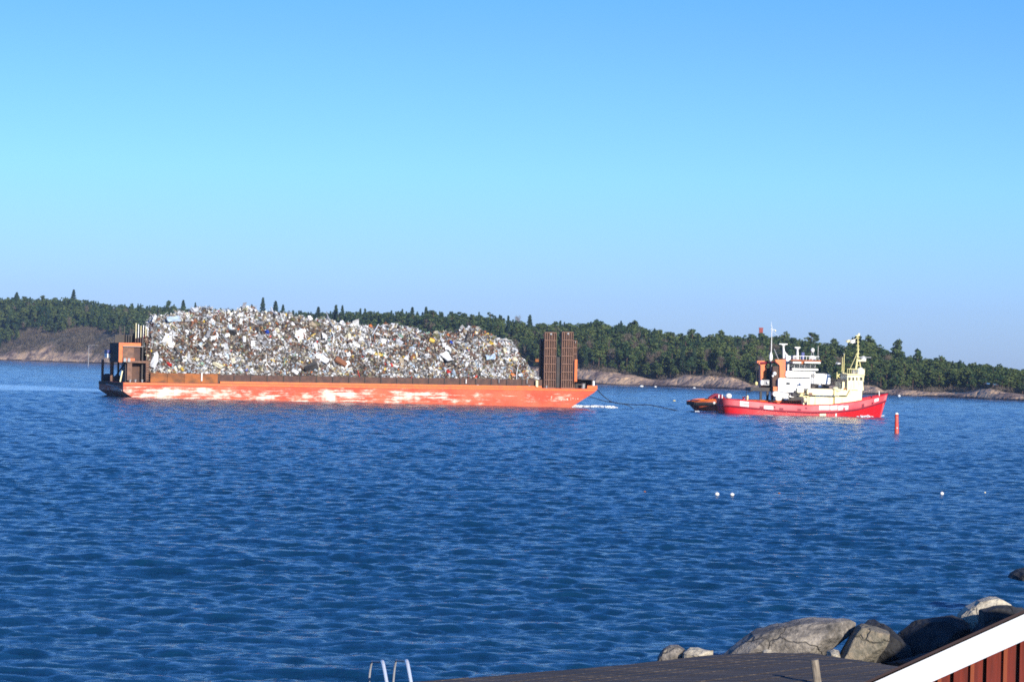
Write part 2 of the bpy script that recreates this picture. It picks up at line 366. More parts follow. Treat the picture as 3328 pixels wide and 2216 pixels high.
def island():
    pxs = np.linspace(-420, 3760, 1050)
    dd = np.concatenate([[-14, -7, -3], np.linspace(0, 80, 62), np.linspace(84, 330, 36)])
    P, D_ = np.meshgrid(pxs, dd)
    Z = ground(P, D_); Dist = ds(P) + D_
    X = Dist*T2(P); Y = Dist
    crack = np.abs(fbm(X/5.0, Y/3.2 + 40, 3) - 0.45)
    Z = Z + np.where(D_ > 1, -0.8*np.exp(-(crack/0.025)**2)*(D_ < 75), 0)
    idx = np.arange(P.size).reshape(P.shape)
    F = np.stack([idx[:-1, :-1], idx[:-1, 1:], idx[1:, 1:], idx[1:, :-1]], -1).reshape(-1, 4)
    q = rkd(P)
    cover = sstep(q*0.62, q*1.05, D_ + 14*(fbm(X/9, Y/7, 3) - 0.5)*q/22)
    left = 1 - sstep(350, 800, P)
    scrub = left*sstep(5, 22, D_ + 40*(fbm(X/15 + 3, Y/11, 4) - 0.5))
    m, N, L, b = principled('island_ground'); b.inputs['Roughness'].default_value = 0.9; b.inputs['Specular IOR Level'].default_value = 0.15
    g = N.new('ShaderNodeNewGeometry')
    def nz(s, st=(1, 1, 1), det=5):
        mp = N.new('ShaderNodeMapping'); mp.inputs['Scale'].default_value = st
        n = N.new('ShaderNodeTexNoise'); n.inputs['Scale'].default_value = s; n.inputs['Detail'].default_value = det
        L.new(g.outputs['Position'], mp.inputs[0]); L.new(mp.outputs[0], n.inputs[0]); return n.outputs[0]
    def ramp_(x, els):
        r = N.new('ShaderNodeValToRGB'); e = r.color_ramp.elements; e[0].position = els[0][0]; e[0].color = (*els[0][1], 1)
        e[1].position = els[-1][0]; e[1].color = (*els[-1][1], 1)
        for p_, c_ in els[1:-1]: z_ = e.new(p_); z_.color = (*c_, 1)
        L.new(x, r.inputs[0]); return r.outputs[0]
    rock = ramp_(nz(0.10, (1, 1, 2.2), 6), [(0.34, (0.16, 0.11, 0.095)), (0.42, (0.33, 0.235, 0.185)), (0.51, (0.52, 0.36, 0.25)), (0.62, (0.72, 0.48, 0.29))])
    scr = ramp_(nz(0.25, (1, 1, 1), 5), [(0.35, (0.05, 0.045, 0.035)), (0.5, (0.10, 0.09, 0.065)), (0.66, (0.20, 0.16, 0.12))])
    flo = ramp_(nz(0.3), [(0.35, (0.02, 0.025, 0.015)), (0.65, (0.05, 0.05, 0.03))])
    sepz = N.new('ShaderNodeSeparateXYZ'); L.new(g.outputs['Position'], sepz.inputs[0])
    wet = N.new('ShaderNodeMapRange'); wet.inputs[1].default_value = 0.35; wet.inputs[2].default_value = 0.9; wet.inputs[3].default_value = 1; wet.inputs[4].default_value = 0
    zz = N.new('ShaderNodeMath'); zz.operation = 'ADD'; zn = N.new('ShaderNodeMath'); zn.operation = 'MULTIPLY'; zn.inputs[1].default_value = -2.6
    L.new(nz(0.05, (1, 1, 1), 3), zn.inputs[0]); L.new(sepz.outputs['Z'], zz.inputs[0]); L.new(zn.outputs[0], zz.inputs[1])
    z3 = N.new('ShaderNodeMath'); z3.operation = 'ADD'; z3.inputs[1].default_value = 1.3; L.new(zz.outputs[0], z3.inputs[0]); L.new(z3.outputs[0], wet.inputs[0])
    def mix(f, a, b_):
        x = N.new('ShaderNodeMix'); x.data_type = 'RGBA'; L.new(f, x.inputs[0])
        for i, k in ((6, a), (7, b_)):
            if isinstance(k, tuple): x.inputs[i].default_value = (*k, 1)
            else: L.new(k, x.inputs[i])
        return x.outputs[2]
    c1 = N.new('ShaderNodeAttribute'); c1.attribute_name = 'cover'; c2 = N.new('ShaderNodeAttribute'); c2.attribute_name = 'scrub'
    x = mix(wet.outputs[0], rock, (0.05, 0.04, 0.045)); x = mix(c2.outputs['Fac'], x, scr); x = mix(c1.outputs['Fac'], x, flo)
    L.new(x, b.inputs['Base Color'])
    bp = N.new('ShaderNodeBump'); bp.inputs['Distance'].default_value = 0.8; L.new(nz(0.5, (1, 1, 1), 6), bp.inputs['Height']); L.new(bp.outputs[0], b.inputs['Normal'])
    o = fast_mesh('island_ground', np.stack([X, Y, Z], -1).reshape(-1, 3), F, m, smooth=True)
    for nme, arr in (('cover', np.clip(cover - 0.0, 0, 1)*(1 - left*(1 - sstep(55, 75, D_)))), ('scrub', scrub)):
        aa = o.data.attributes.new(nme, 'FLOAT', 'POINT'); aa.data.foreach_set('value', arr.astype(np.float32).ravel())
    tag(o, 'low granite island behind the boats, bare rock along the waterline', kind='structure')
island()

# ------------------------------------------------------------------ trees
def quads_from(points, size, rs, updroop=0.0, flat=0.5):
    n = len(points); a = rs.normal(size=(n, 3)); a[:, 2] *= flat; a /= np.linalg.norm(a, axis=1)[:, None]
    b = rs.normal(size=(n, 3)); b -= (b*a).sum(1)[:, None]*a; b /= np.linalg.norm(b, axis=1)[:, None]
    s = size*(0.6 + 0.8*rs.rand(n))[:, None]
    A_ = a*s; B_ = b*s*0.62
    v = np.stack([points - A_ - B_*0.5, points + A_*0.2 - B_, points + A_ + B_*0.3, points - A_*0.3 + B_], 1).reshape(-1, 3)
    return v, np.arange(4*n).reshape(n, 4)
def in_blobs(blobs, n, rs):
    b = np.array(blobs); wgt = b[:, 3]**2*b[:, 4]; i = rs.choice(len(b), n, p=wgt/wgt.sum())
    d = rs.normal(size=(n, 3)); d /= np.linalg.norm(d, axis=1)[:, None]; r = rs.rand(n)**0.45
    return b[i, :3] + d*r[:, None]*np.stack([b[i, 3], b[i, 3], b[i, 4]], 1)
def tree_variant(kind, rs, n):
    """12 m tall unit tree -> crown (v,f), trunk MB"""
    tr = MB(); H = 12.0
    if kind == 'pine':
        lean = rs.normal(0, 0.4, 2); top = np.array([lean[0], lean[1], H*0.88])
        tr.tube([(0, 0, -0.8), (lean[0]*.2, lean[1]*.2, H*.3), (lean[0]*.6, lean[1]*.6, H*.62), tuple(top)], 0.19, 5, 0.05)
        blobs = []; base = rs.uniform(0.22, 0.42)
        nb = rs.randint(11, 16)
        for k in range(nb):
            h = base + (0.93 - base)*((k + rs.rand()*.6)/nb); an = rs.rand()*6.28
            spread = 2.5*(1 - 0.75*max(0, (h - 0.55)/0.45))*rs.uniform(0.3, 1.0)
            r = rs.uniform(0.9, 1.55)*(1.0 - 0.25*max(0, h - 0.7)/0.3)
            c = (lean[0]*h + spread*math.cos(an), lean[1]*h + spread*math.sin(an), h*H, r, r*rs.uniform(0.55, 0.75)); blobs.append(c)
            if k % 2 == 0: tr.tube([(lean[0]*h*.9, lean[1]*h*.9, h*H - 0.8), c[:3]], 0.07, 4, 0.03)
        return in_blobs(blobs, n, rs), 0.42, tr
    if kind == 'spruce':
        tr.tube([(0, 0, -0.8), (0, 0, H*.5), (0, 0, H*.97)], 0.17, 5, 0.03)
        h = 0.10 + 0.90*rs.rand(n)**0.9; lay = 11
        hh = (np.floor(h*lay) + (h*lay % 1)**2.2*0.9)/lay
        rad = 2.3*(1 - hh)**0.75 + 0.06; saw = 0.55 + 0.45*(1 - (h*lay % 1))
        rr = rad*saw*rs.rand(n)**0.4*(0.8 + .4*rs.rand(n)); an = rs.rand(n)*6.28
        return np.stack([rr*np.cos(an), rr*np.sin(an), h*H - rr*0.25], 1), 0.34, tr
    # bare broadleaf / birch
    tr.tube([(0, 0, -0.8), (0.1, 0, H*.35), (0.25, 0.1, H*.7), (0.3, 0.1, H*.9)], 0.17, 5, 0.03)
    pts = []
    for k in range(26):
        h = rs.uniform(0.3, 0.8)*H; an = rs.rand()*6.28; l = rs.uniform(1.6, 3.6)*(1.15 - h/H*0.7)
        a0 = np.array([0.2*h/H, 0.0, h]); a1 = a0 + np.array([math.cos(an)*l*.75, math.sin(an)*l*.75, l*0.8])
        tr.tube([tuple(a0), tuple((a0 + a1)/2 + rs.normal(0, .12, 3)), tuple(a1)], 0.045, 3, 0.012)
        for j in range(max(1, n//26)):
            t = rs.uniform(0.35, 1.1); pts.append(a0 + (a1 - a0)*t + rs.normal(0, 0.45, 3))
    return np.array(pts), 0.34, tr
def thin_quads(points, size, rs):
    n = len(points); a = rs.normal(size=(n, 3)); a[:, 2] = np.abs(a[:, 2]) + 0.4; a /= np.linalg.norm(a, axis=1)[:, None]
    b = rs.normal(size=(n, 3)); b -= (b*a).sum(1)[:, None]*a; b /= np.linalg.norm(b, axis=1)[:, None]
    A_ = a*size*1.4; B_ = b*0.055
    v = np.stack([points - A_ - B_, points - A_ + B_, points + A_ + B_*.4, points + A_ - B_*.4], 1).reshape(-1, 3)
    return v, np.arange(4*n).reshape(n, 4)

KM = {'pine': ('pine', 'bark'), 'spruce': ('spruce', 'bark'), 'bare': ('twig', 'bark'), 'birch': ('twig', 'birch_bark')}
VAR = {}; LOW = {}
for kind, cnt, n in (('pine', 9, 900), ('spruce', 4, 800), ('bare', 3, 620), ('birch', 2, 420)):
    VAR[kind] = []; LOW[kind] = []
    for i in range(cnt):
        rs = np.random.RandomState(100*len(kind) + i + 5)
        pts, size, tr = tree_variant('bare' if kind == 'birch' else kind, rs, n)
        thin = kind in ('bare', 'birch')
        v, f = (thin_quads if thin else quads_from)(pts, size, rs)
        c = fast_mesh('crown', v, f, M[KM[kind][0]]); t = tr.build('trunk', M[KM[kind][1]])
        col.objects.unlink(c); col.objects.unlink(t); VAR[kind].append((c, t))
        lp = pts[rs.choice(len(pts), max(120, int(len(pts)*0.42)), replace=False)]
        lv, lf = (thin_quads if thin else quads_from)(lp, size*1.35, rs); LOW[kind].append(lv)

def make_tree(kind, x, y, z, h, wid, label, group='trees of the island wood', rz=None):
    nm = {'pine': 'pine_tree', 'spruce': 'spruce_tree', 'bare': 'leafless_tree', 'birch': 'birch_tree'}[kind]
    root = empty(nm, (x, y, z), rnd.random()*6.28 if rz is None else rz)
    root.scale = (h/12*wid, h/12*wid, h/12)
    c, t = rnd.choice(VAR[kind])
    for s_ in (c, t):
        k = s_.copy(); col.objects.link(k); k.parent = root
    tag(root, label, {'pine': 'pine tree', 'spruce': 'spruce tree', 'bare': 'leafless tree', 'birch': 'birch tree'}[kind], group)
    return root

# candidates on the slopes
rs = np.random.RandomState(21)
cand = []
occ0 = np.full(4400, 3000.0)          # skyline already hidden by the boats (photo rows), index px+500
HEAP = [(483,1078),(500,1052),(520,1020),(560,1014),(600,1016),(640,1012),(690,1006),(740,1014),(830,1008),(900,1018),(960,1025),(1030,1030),(1110,1045),(1180,1055),(1240,1060),(1300,1058),(1350,1064),(1400,1072),(1440,1090),(1488,1094),(1520,1076),(1560,1063),(1600,1077),(1640,1095),(1680,1130),(1710,1170),(1735,1190),(1748,1225)]
for p_ in range(483, 1750): occ0[p_ + 500] = np.interp(p_, [a for a, b in HEAP], [b for a, b in HEAP])
for p_ in list(range(1770, 1810)) + list(range(1826, 1866)): occ0[p_ + 500] = 1080
for p_ in range(2530, 2665): occ0[p_ + 500] = 1175
for p_ in range(2750, 2805): occ0[p_ + 500] = 1212
tx = -0.236
dstep = 6.0
d = 2.0
while d < HD + 75:
    px = -480.0
    while px < 3800:
        D = ds(px) + d
        sp = dstep*FPX/D
        px += sp*rs.uniform(0.7, 1.3)
        dj = d + rs.uniform(-3, 3); q = float(rkd(px))
        start = q*0.86 + 5*(fbm(np.array([px/60.0]), np.array([3.0]))[0] - .5)*2
        if px < 560: start = 56 + 12*math.sin(px/37.0)*(px > 60) - (22 if px < 60 else 0) - (14 if rs.rand() < .12 else 0)
        if dj < start: continue
        cand.append((px, dj))
    d += dstep
trees = []
for px, dj in cand:
    D = float(ds(px)) + dj; x = D*float(T2(px)); z = float(ground(np.array([px]), np.array([dj]))[0]); q = float(rkd(px))
    th = float(treeh(px))
    hmax = float(zsky(np.array([px]), D)) - z
    h = th*rs.uniform(0.72, 1.05)
    edgeness = dj - q
    if edgeness < 12: h *= rs.uniform(0.5, 0.85)
    if edgeness < 26 and rs.rand() < 0.33: h = rs.uniform(3.2, 5.5)
    if edgeness > 95 or h > hmax*1.0:
        h = min(h*1.1, hmax*rs.uniform(0.86, 1.04)) if edgeness < 95 else hmax*rs.uniform(0.78, 1.03)
        if rs.rand() < 0.12: h *= 1.08
    if h < 3: continue
    h = min(h, 19)
    u = rs.rand()
    ps = np.interp(px, [0, 900, 1700, 2000, 3328], [0.22, 0.35, 0.25, 0.08, 0.03])
    pb = np.interp(px, [0, 1500, 1900, 2400, 2600, 3328], [0.05, 0.08, 0.12, 0.14, 0.05, 0.05])
    kind = 'spruce' if u < ps else ('bare' if u < ps + pb*0.7 else ('birch' if u < ps + pb else 'pine'))
    if kind in ('bare', 'birch') and edgeness > 80: h *= 0.9
    trees.append([px, D, x, z, h, kind, dj, rs.uniform(0.9, 1.55) if kind == 'pine' else rs.uniform(0.8, 1.1)])
trees.sort(key=lambda t: t[1])
occ = occ0.copy(); scored = []
for t in trees:
    px, D, x, z, h, kind, dj, wd = t
    X0, Y0 = proj(x, D, z); X1, Y1 = proj(x, D, z + h)
    hw = 2.6*wd*h/12*FPX/D
    a, b = int(X1 - hw) + 500, int(X1 + hw) + 500
    if b < 2 or a > 4300: continue
    a = max(a, 0); vis = np.clip(np.minimum(occ[a:b], Y0) - Y1, 0, None).sum()
    inf = 1.0 if (X1 > -10 and X1 < 3338) else 0.0
    scored.append((vis*inf, t, np.clip(occ[a:b] - Y1, None, 400).max()))
    m0 = a + int((b - a)*0.25); m1 = b - int((b - a)*0.25)
    occ[m0:m1] = np.minimum(occ[m0:m1], Y1 + 0.18*(Y0 - Y1))
NOTABLE = [  # px, top row, distance behind shore, kind, width, label
    (240, 944, 215, 'spruce', 1.15, 'tallest spruce on the left skyline, its spire clear of the wood'),
    (55, 952, 205, 'spruce', 1.3, 'broad spruce tip on the skyline near the left edge of the photo'),
    (430, 988, 200, 'spruce', 1.0, 'thin spruce spire on the skyline left of the scrap heap'),
    (553, 970, 190, 'pine', 1.1, 'tall pine just left of the gap where the scrap heap meets the sky'),
    (596, 978, 190, 'spruce', 1.1, 'rounded spruce top rising left of the scrap heap crest'),
    (635, 985, 188, 'spruce', 0.6, 'needle-thin spruce spire at the edge of the wood above the heap'),
    (670, 993, 180, 'bare', 1.5, 'leafless greyish tree peeping over the left crest of the scrap heap'),
    (742, 996, 180, 'bare', 1.4, 'leafless tree over the heap, between the two groups of conifers'),
    (818, 992, 180, 'spruce', 0.9, 'small spruce over the scrap heap, left of the tall spire'),
    (855, 970, 182, 'spruce', 0.95, 'tall narrow spruce spire alone above the middle of the scrap heap'),
    (896, 981, 180, 'spruce', 1.1, 'wide loose spruce over the heap, right of the tall spire'),
    (920, 993, 178, 'spruce', 0.9, 'short spruce at the right end of the group above the heap'),
    (978, 1012, 172, 'spruce', 1.0, 'lone low spruce tip in the sky gap over the scrap heap'),
    (1035, 1000, 168, 'spruce', 1.15, 'first tall conifer right of the sky gap above the heap'),
    (1092, 993, 165, 'spruce', 1.0, 'pointed spruce on the skyline above the middle of the heap'),
    (1113, 995, 165, 'spruce', 0.8, 'narrow spruce spire beside the pointed one above the heap'),
    (1340, 1001, 160, 'spruce', 0.9, 'taller spruce on the skyline over the right half of the heap'),
    (1385, 1000, 160, 'spruce', 1.0, 'spiky spruce on the skyline over the low saddle of the heap'),
    (1505, 1010, 158, 'pine', 1.3, 'wide flat-topped conifer on the skyline over the right hump of the heap'),
    (1592, 1010, 155, 'pine', 1.1, 'pine rising above the skyline left of the loading ramps'),
    (1722, 1026, 150, 'spruce', 1.0, 'pointed spruce on the skyline just left of the loading ramps'),
    (1683, 1016, 150, 'birch', 0.7, 'spindly leafless tree top on the skyline left of the ramps'),
    (1945, 1034, 150, 'pine', 1.2, 'pine standing proud of the skyline right of the loading ramps'),
    (2063, 1037, 150, 'pine', 1.2, 'ragged pine on the skyline above the tow line'),
    (2250, 1062, 150, 'pine', 1.5, 'broad rounded pine on the skyline left of the tugs'),
    (2340, 1068, 150, 'pine', 1.2, 'pine with a lumpy crown on the skyline left of the red chimney'),
    (2470, 1076, 140, 'pine', 1.6, 'wide dark pine with the red chimney showing over it'),
    (2548, 1072, 140, 'pine', 1.2, 'pine on the skyline right of the tall white tug mast'),
    (2640, 1076, 140, 'pine', 1.4, 'big domed pine on the skyline above the white tug bridge'),
    (2718, 1094, 140, 'pine', 1.1, 'pine on the skyline left of the flag on the yellow mast'),
    (2786, 1083, 130, 'pine', 1.5, 'large rounded pine behind the top of the yellow mast'),
    (2822, 1084, 130, 'pine', 1.4, 'large pine on the skyline just right of the yellow mast'),
    (2915, 1095, 118, 'pine', 1.15, 'solitary umbrella pine standing tall on the skyline above the red buoy'),
    (2985, 1128, 110, 'pine', 0.9, 'thin-crowned pine with sky showing through, right of the umbrella pine'),
    (3060, 1148, 105, 'pine', 1.1, 'rounded pine on the falling skyline right of the umbrella pine'),
    (3125, 1166, 100, 'pine', 0.9, 'sparse wind-bent pine on the skyline at the right'),
    (3168, 1170, 95, 'pine', 0.8, 'small open pine with a bare stem near the right edge'),
    (3245, 1178, 90, 'pine', 1.2, 'dense pine on the skyline near the right edge of the photo'),
]
for (px, ty, d_, kind, wd, lab) in NOTABLE:
    d_ = min(d_, HD + 60)
    D = float(ds(px)) + d_; x = D*float(T2(px)); z = float(ground(np.array([float(px)]), np.array([float(d_)]))[0])
    top = at(px, ty, D); h = max(6, (top.z - z))
    if kind == 'spruce': h *= 1.03; wd *= 1.5
    if h > 17: z += h - 17; h = 17
    r_ = make_tree(kind, top.x, D, z - 0.3, h + 0.3, wd*(1.0 if h < 15 else .85), lab, 'conspicuous trees on the skyline')
    if r_.name.startswith('pine') and px in (2985, 3125, 3168): pass
MARKS = [(-50, 'at the left edge'), (110, 'above the grey scrub hill'), (210, 'right of the pale birch stem'), (300, 'over the white beacon'), (370, 'behind the barge deckhouse'),
 (440, 'over the stern posts'), (520, 'left of the heap crest'), (640, 'behind the left heap crest'), (800, 'behind the heap spires'), (980, 'over the middle of the heap'), (1130, 'over the orange barrel'),
 (1250, 'over the right half of the heap'), (1380, 'over the heap saddle'), (1490, 'over the right heap hump'), (1600, 'right of the heap hump'), (1690, 'left of the ramps'), (1765, 'behind the ramps'),
 (1880, 'above the barge bow'), (1960, 'above the rock by the bow'), (2030, 'above the tow line'), (2100, 'above the far white buoys'), (2170, 'above the dip in the rocks'),
 (2240, 'above the orange rock'), (2310, 'above the orange tug stern'), (2380, 'left of the red tug'), (2440, 'left of the tug funnels'), (2500, 'behind the tall tug mast'), (2570, 'behind the radar masts'),
 (2650, 'behind the white bridge'), (2710, 'between the tug bridges'), (2770, 'behind the yellow mast'), (2830, 'right of the yellow mast'), (2890, 'above the red bow'), (2950, 'above the red buoy'),
 (3020, 'over the long pale ledge'), (3090, 'over the end of the ledge'), (3160, 'over the mossy rock'), (3230, 'near the right edge'), (3290, 'at the right edge')]
def mark(px):
    m = MARKS[0][1]
    for a, t in MARKS:
        if px >= a: m = t
    return m
scored.sort(key=lambda s: -s[0])
NIND = 300 - len(NOTABLE)
pick = scored[:NIND]; rest = [s for s in scored[NIND:] if s[2] > -25]
ordw = ['', 'second', 'third', 'fourth', 'fifth', 'sixth', 'seventh', 'eighth', 'ninth', 'tenth']
lab = {}
for s in sorted(pick, key=lambda s: s[1][0]):
    t = s[1]; q = float(rkd(t[0])); e_ = t[6] - q
    row = 'at the wood foot' if e_ < 16 else ('low on the slope' if e_ < 45 else ('midway up the slope' if e_ < 85 else 'on the skyline'))
    big = 'small' if t[4] < 8.5 else ('tall' if t[4] > 12.5 else 'medium')
    k = {'pine': 'bushy pine', 'spruce': 'dark pointed spruce', 'bare': 'grey leafless tree', 'birch': 'pale-stemmed birch'}[t[5]]
    key = f'{big} {k} {row} {mark(t[0])}'
    c = lab.get(key, 0); lab[key] = c + 1
    l_ = key if c == 0 else f'{key}, {ordw[min(c, 9)]} from left'
    make_tree(t[5], t[2], t[1], t[3], t[4], t[7], l_)
# everything else: one mass
Vs, Fs, Ms, off = [], [], [], 0
for s in rest:
    px, D, x, z, h, kind, dj, wd = s[1]
    lv = LOW[kind][rs.randint(len(LOW[kind]))]; a = rs.rand()*6.28; sc_ = h/12
    ca, sa = math.cos(a), math.sin(a); sxy = sc_*wd
    v = np.stack([(lv[:, 0]*ca - lv[:, 1]*sa)*sxy + x, (lv[:, 0]*sa + lv[:, 1]*ca)*sxy + D, lv[:, 2]*sc_ + z], 1)
    Vs.append(v); n = len(v)//4; Fs.append(np.arange(4*n).reshape(n, 4) + off); off += len(v)
    Ms.append(np.full(n, ['pine', 'spruce', 'bare', 'birch'].index(kind) if kind != 'birch' else 2))
if Vs:
    fo = fast_mesh('forest', np.concatenate(Vs), np.concatenate(Fs), [M['pine'], M['spruce'], M['twig']], midx=np.concatenate(Ms))
    tag(fo, 'dense mixed wood filling the slope between and behind the nearer trees', 'forest', kind='stuff')
print('trees', len(pick), 'forest', len(rest))

# scrub on the left rock hill and along the rocks
pts = []
r2 = np.random.RandomState(5)
for k in range(5200):
    if k < 4500: px = r2.uniform(-300, 620); dj = r2.uniform(13, 76)
    else: px = r2.uniform(1860, 3500); dj = r2.uniform(0.72, 1.1)*float(rkd(px))
    D = float(ds(px)) + dj; x = D*float(T2(px))
    if fbm(np.array([x/15 + 3]), np.array([D/11]), 4)[0] < (0.36 if k < 4500 else 0.47): continue
    z = float(ground(np.array([px]), np.array([dj]))[0]); s_ = r2.uniform(0.6, 1.9 if k < 4500 else 1.4)
    p = r2.normal(0, 1, (20, 3))*np.array([s_*.8, s_*.8, s_*.45]) + np.array([x, D, z + s_*.5]); pts.append(p)
pts = np.concatenate(pts); v, f = thin_quads(pts, 0.55, r2)
# thicker twigs read at this distance
so_ = fast_mesh('scrub', v, f, M['twig']); tag(so_, 'low leafless brown scrub on the granite slopes', 'scrub', kind='stuff')

# ------------------------------------------------------------------ local frames
class Frame:
    def __init__(s, root): s.o = root; bpy.context.view_layer.update(); s.m = root.matrix_world.copy(); s.i = s.m.inverted()
    def __call__(s, px, py, y=0.0):
        """photo row/column -> (x, z) on the thing's own vertical plane at depth y"""
        o = s.i @ CO; d = s.i.to_3x3() @ ray(px, py); t = (y - o.y)/d.y
        p = o + d*t; return p.x, p.z
    def box(s, mb, px0, py0, px1, py1, y0, y1):
        x0, z1 = s(px0, (py0), y0); x1, z0 = s(px1, py1, y0); return mb.box(x0, x1, y0, y1, z0, z1)
def ptext(name, s, size, x, y, z, matl, parent, rot=(R(90), 0, 0)): pass

# ------------------------------------------------------------------ barge
BH = R(22)
p0 = at(400, 1289, 505); barge = empty('cargo_barge', (p0.x, p0.y, 0)); barge.rotation_euler = (0, R(-0.55), BH)
tag(barge, 'long rusty orange barge with white scuffs, loaded with scrap metal', 'barge')
B = Frame(barge)
L_, W_ = 92.0, 18.0
hull = MB()
prof = [(0, 2.65), (0, 1.1), (2.6, -0.6), (6, -2.4), (84.2, -2.4), (86.6, -0.75), (91.2, 2.0), (92, 2.75)]
hull.prism(prof, 0, W_); hull.build('hull', M['barge_hull'], barge)
MB().box(0.35, 91.2, 0.3, W_ - 0.3, 2.66, 2.72).build('deck', M['brown_deck'], barge)
r_ = MB().box(0.1, 91.5, -0.09, -0.003, 2.30, 2.62); r_.box(0.1, 91.5, W_ + 0.003, W_ + 0.09, 2.30, 2.62); r_.build('rubbing_band', M['orange'], barge)
MB().box(-0.08, -0.003, 0.0, W_, 2.1, 2.63).build('stern_fender', M['rust_dark'], barge)
# diagonal pale strip on the shaded transom
MB().tube([(-0.12, 12.0, 2.15), (-0.12, 6.0, 1.9), (-0.12, 0.6, 1.2)], 0.09, 6).build('mooring_rope', M['grey'], barge)
kb = MB().box(17.9, 80.6, 0.32, 0.8, 2.73, 3.10); kb.build('deck_kerb', M['orange'], barge)
xs = [5.0 + 3.12*i for i in range(25)]
for i, x in enumerate(xs):
    x1 = x + 3.06
    if x1 > 80.8: x1 = 80.8
    if i < 4:
        MB().box(x, x1, 0.30, 0.40, 2.73, 4.42).build('cargo_wall_panel', M['rust_orange'], barge)['label'] = 'rusty orange wall panel near the stern'
    else:
        MB().box(x, x1, 0.82, 0.92, 2.73, 4.28 + rnd.uniform(-.03, .03)).build('cargo_wall_panel', M['rust_dark'], barge)
        MB().box(x - 0.06, x + 0.06, 0.62, 0.81, 2.74, 4.3).build('wall_post', M['dark'], barge)
far = MB().box(5, 80.8, W_ - 0.9, W_ - 0.8, 2.73, 4.3); far.box(80.82, 80.9, 0.9, W_ - 0.8, 2.73, 4.3); far.build('far_cargo_wall', M['rust_dark'], barge)
def bpost(px, pyt, pyb, y, r, matl, name='marker_post', lab_=None):
    x, zt = B(px, pyt, y); _, zb = B(px, pyb, y)
    o = MB().tube([(x, y, zb), (x, y, zt)], r, 8).build(name, matl, barge)
    if lab_: o['label'] = lab_
bpost(656, 1211, 1238, 0.12, 0.14, M['white'], lab_='white post against the rusty panels')
bpost(1745, 1236, 1257, 0.12, 0.26, M['cream'], lab_='yellow post beside the ramps')
bpost(1515, 1232, 1246, 0.4, 0.10, M['white']); bpost(1622, 1230, 1244, 0.4, 0.09, M['grey']); bpost(1713, 1232, 1246, 0.4, 0.09, M['grey'])
for px in (423, 440, 462, 1552, 1720, 1776):
    x, z = B(px, 1240, 0.6)
    MB().lathe((x, 0.6, 2.73), [(0.16, 0), (0.13, 0.25), (0.24, 0.36), (0.22, 0.46)], 10).build('bollard', M['grey'], barge)
# stern tower and deckhouse
def leg_(*a): MB().box(*a).build('frame_leg', M['rust'], barge)
for (px0, px1) in ((414, 428), (473, 483)):
    tw = MB(); B.box(tw, px0, 1178, px1, 1236, 1.2, 1.7); tw.build('frame_leg', M['rust'], barge)
tw = MB(); B.box(tw, 410, 1172, 484, 1180, 1.0, 6.5)
x0, _ = B(392, 1200, 1.2); x1, _ = B(483, 1200, 1.2)
for y in (9.0, 15.5):
    for x in (x0 + 0.1, x1 - 0.4): leg_(x, x + 0.4, y, y + 0.4, 2.73, 6.6)
MB().box(x0 + 1.2, x1 - 0.6, 3.2, 3.4, 2.73, 6.2).build('frame_plate', M['rust_dark'], barge)
tw.build('support_frame', M['rust'], barge)
x0, z1 = B(388, 1114, 1.0); x1, z0 = B(470, 1176, 1.0)
x1 = x0 + 3.9
MB().box(x0, x1, 1.35, 8.0, z0 - 0.1, z1).build('deckhouse', M['rust_dark'], barge)
fr = MB(); fr.box(x0 - 0.05, x1 + 0.05, 1.05, 1.34, z1 - 0.55, z1 + 0.03); fr.box(x0 - 0.05, x0 + 0.62, 1.05, 1.34, z0 - 0.1, z1 - 0.553)
fr.build('deckhouse_frame', M['orange'], barge)
MB().box(x0 + 0.7, x0 + 2.7, 1.26, 1.345, z0 + 0.7, z1 - 0.75).build('shutter', M['rust'], barge)
MB().box(x0 + 0.75, x0 + 2.9, 1.1, 1.26, z0 + 0.0, z0 + 0.62).build('lower_panel', M['orange'], barge)
MB().box(x0 + 0.6, x1 + 0.4, 0.8, 1.25, z1 - 0.66, z1 - 0.56).build('awning', M['grey'], barge)
for q_ in (0.75, 1.5):
    MB().rbox(x0 + q_, x0 + q_ + 0.5, 0.7, 1.2, z0 - 0.05, z0 + 0.62, 0.12).build('winch', M['grey'], barge, smooth=False)
MB().box(x0 - 0.6, x0 - 0.02, 7.3, 9.3, z0 + 0.6, z0 + 1.35).build('life_raft_case', M['white'], barge)
MB().box(x0 - 0.62, x0 - 0.0, 7.2, 9.4, z0 + 1.36, z0 + 2.0).build('raft_cover', M['blue'], barge)
st = MB()
for y in (2.0, 7.5, 11.5):
    st.box(0.8, 1.1, y, y + 0.3, 2.73, z0); 
st.tube([(0.95, 7.6, 2.8), (3.4, 7.6, z0)], 0.13, 6); st.tube([(0.95, 11.6, 2.8), (3.4, 11.6, z0)], 0.13, 6); st.tube([(0.9, 11.6, z0 - 0.1), (0.9, 3, z0 - 0.1)], 0.14, 6)
st.box(1.3, 3.8, 4.0, 4.3, 2.73, z0 - 0.1)
st.build('deckhouse_legs', M['dark'], barge)
MB().lathe((1.0, 15.4, 2.73), [(0.9, 0), (1.0, 0.5), (0.9, 1.1), (0.4, 1.3)], 14).build('stern_winch', M['dark'], barge)
MB().lathe((1.2, 9.0, 2.73), [(0.8, 0), (0.9, 0.5), (0.7, 0.9), (0.3, 1.1)], 14).build('stern_winch', M['dark'], barge)
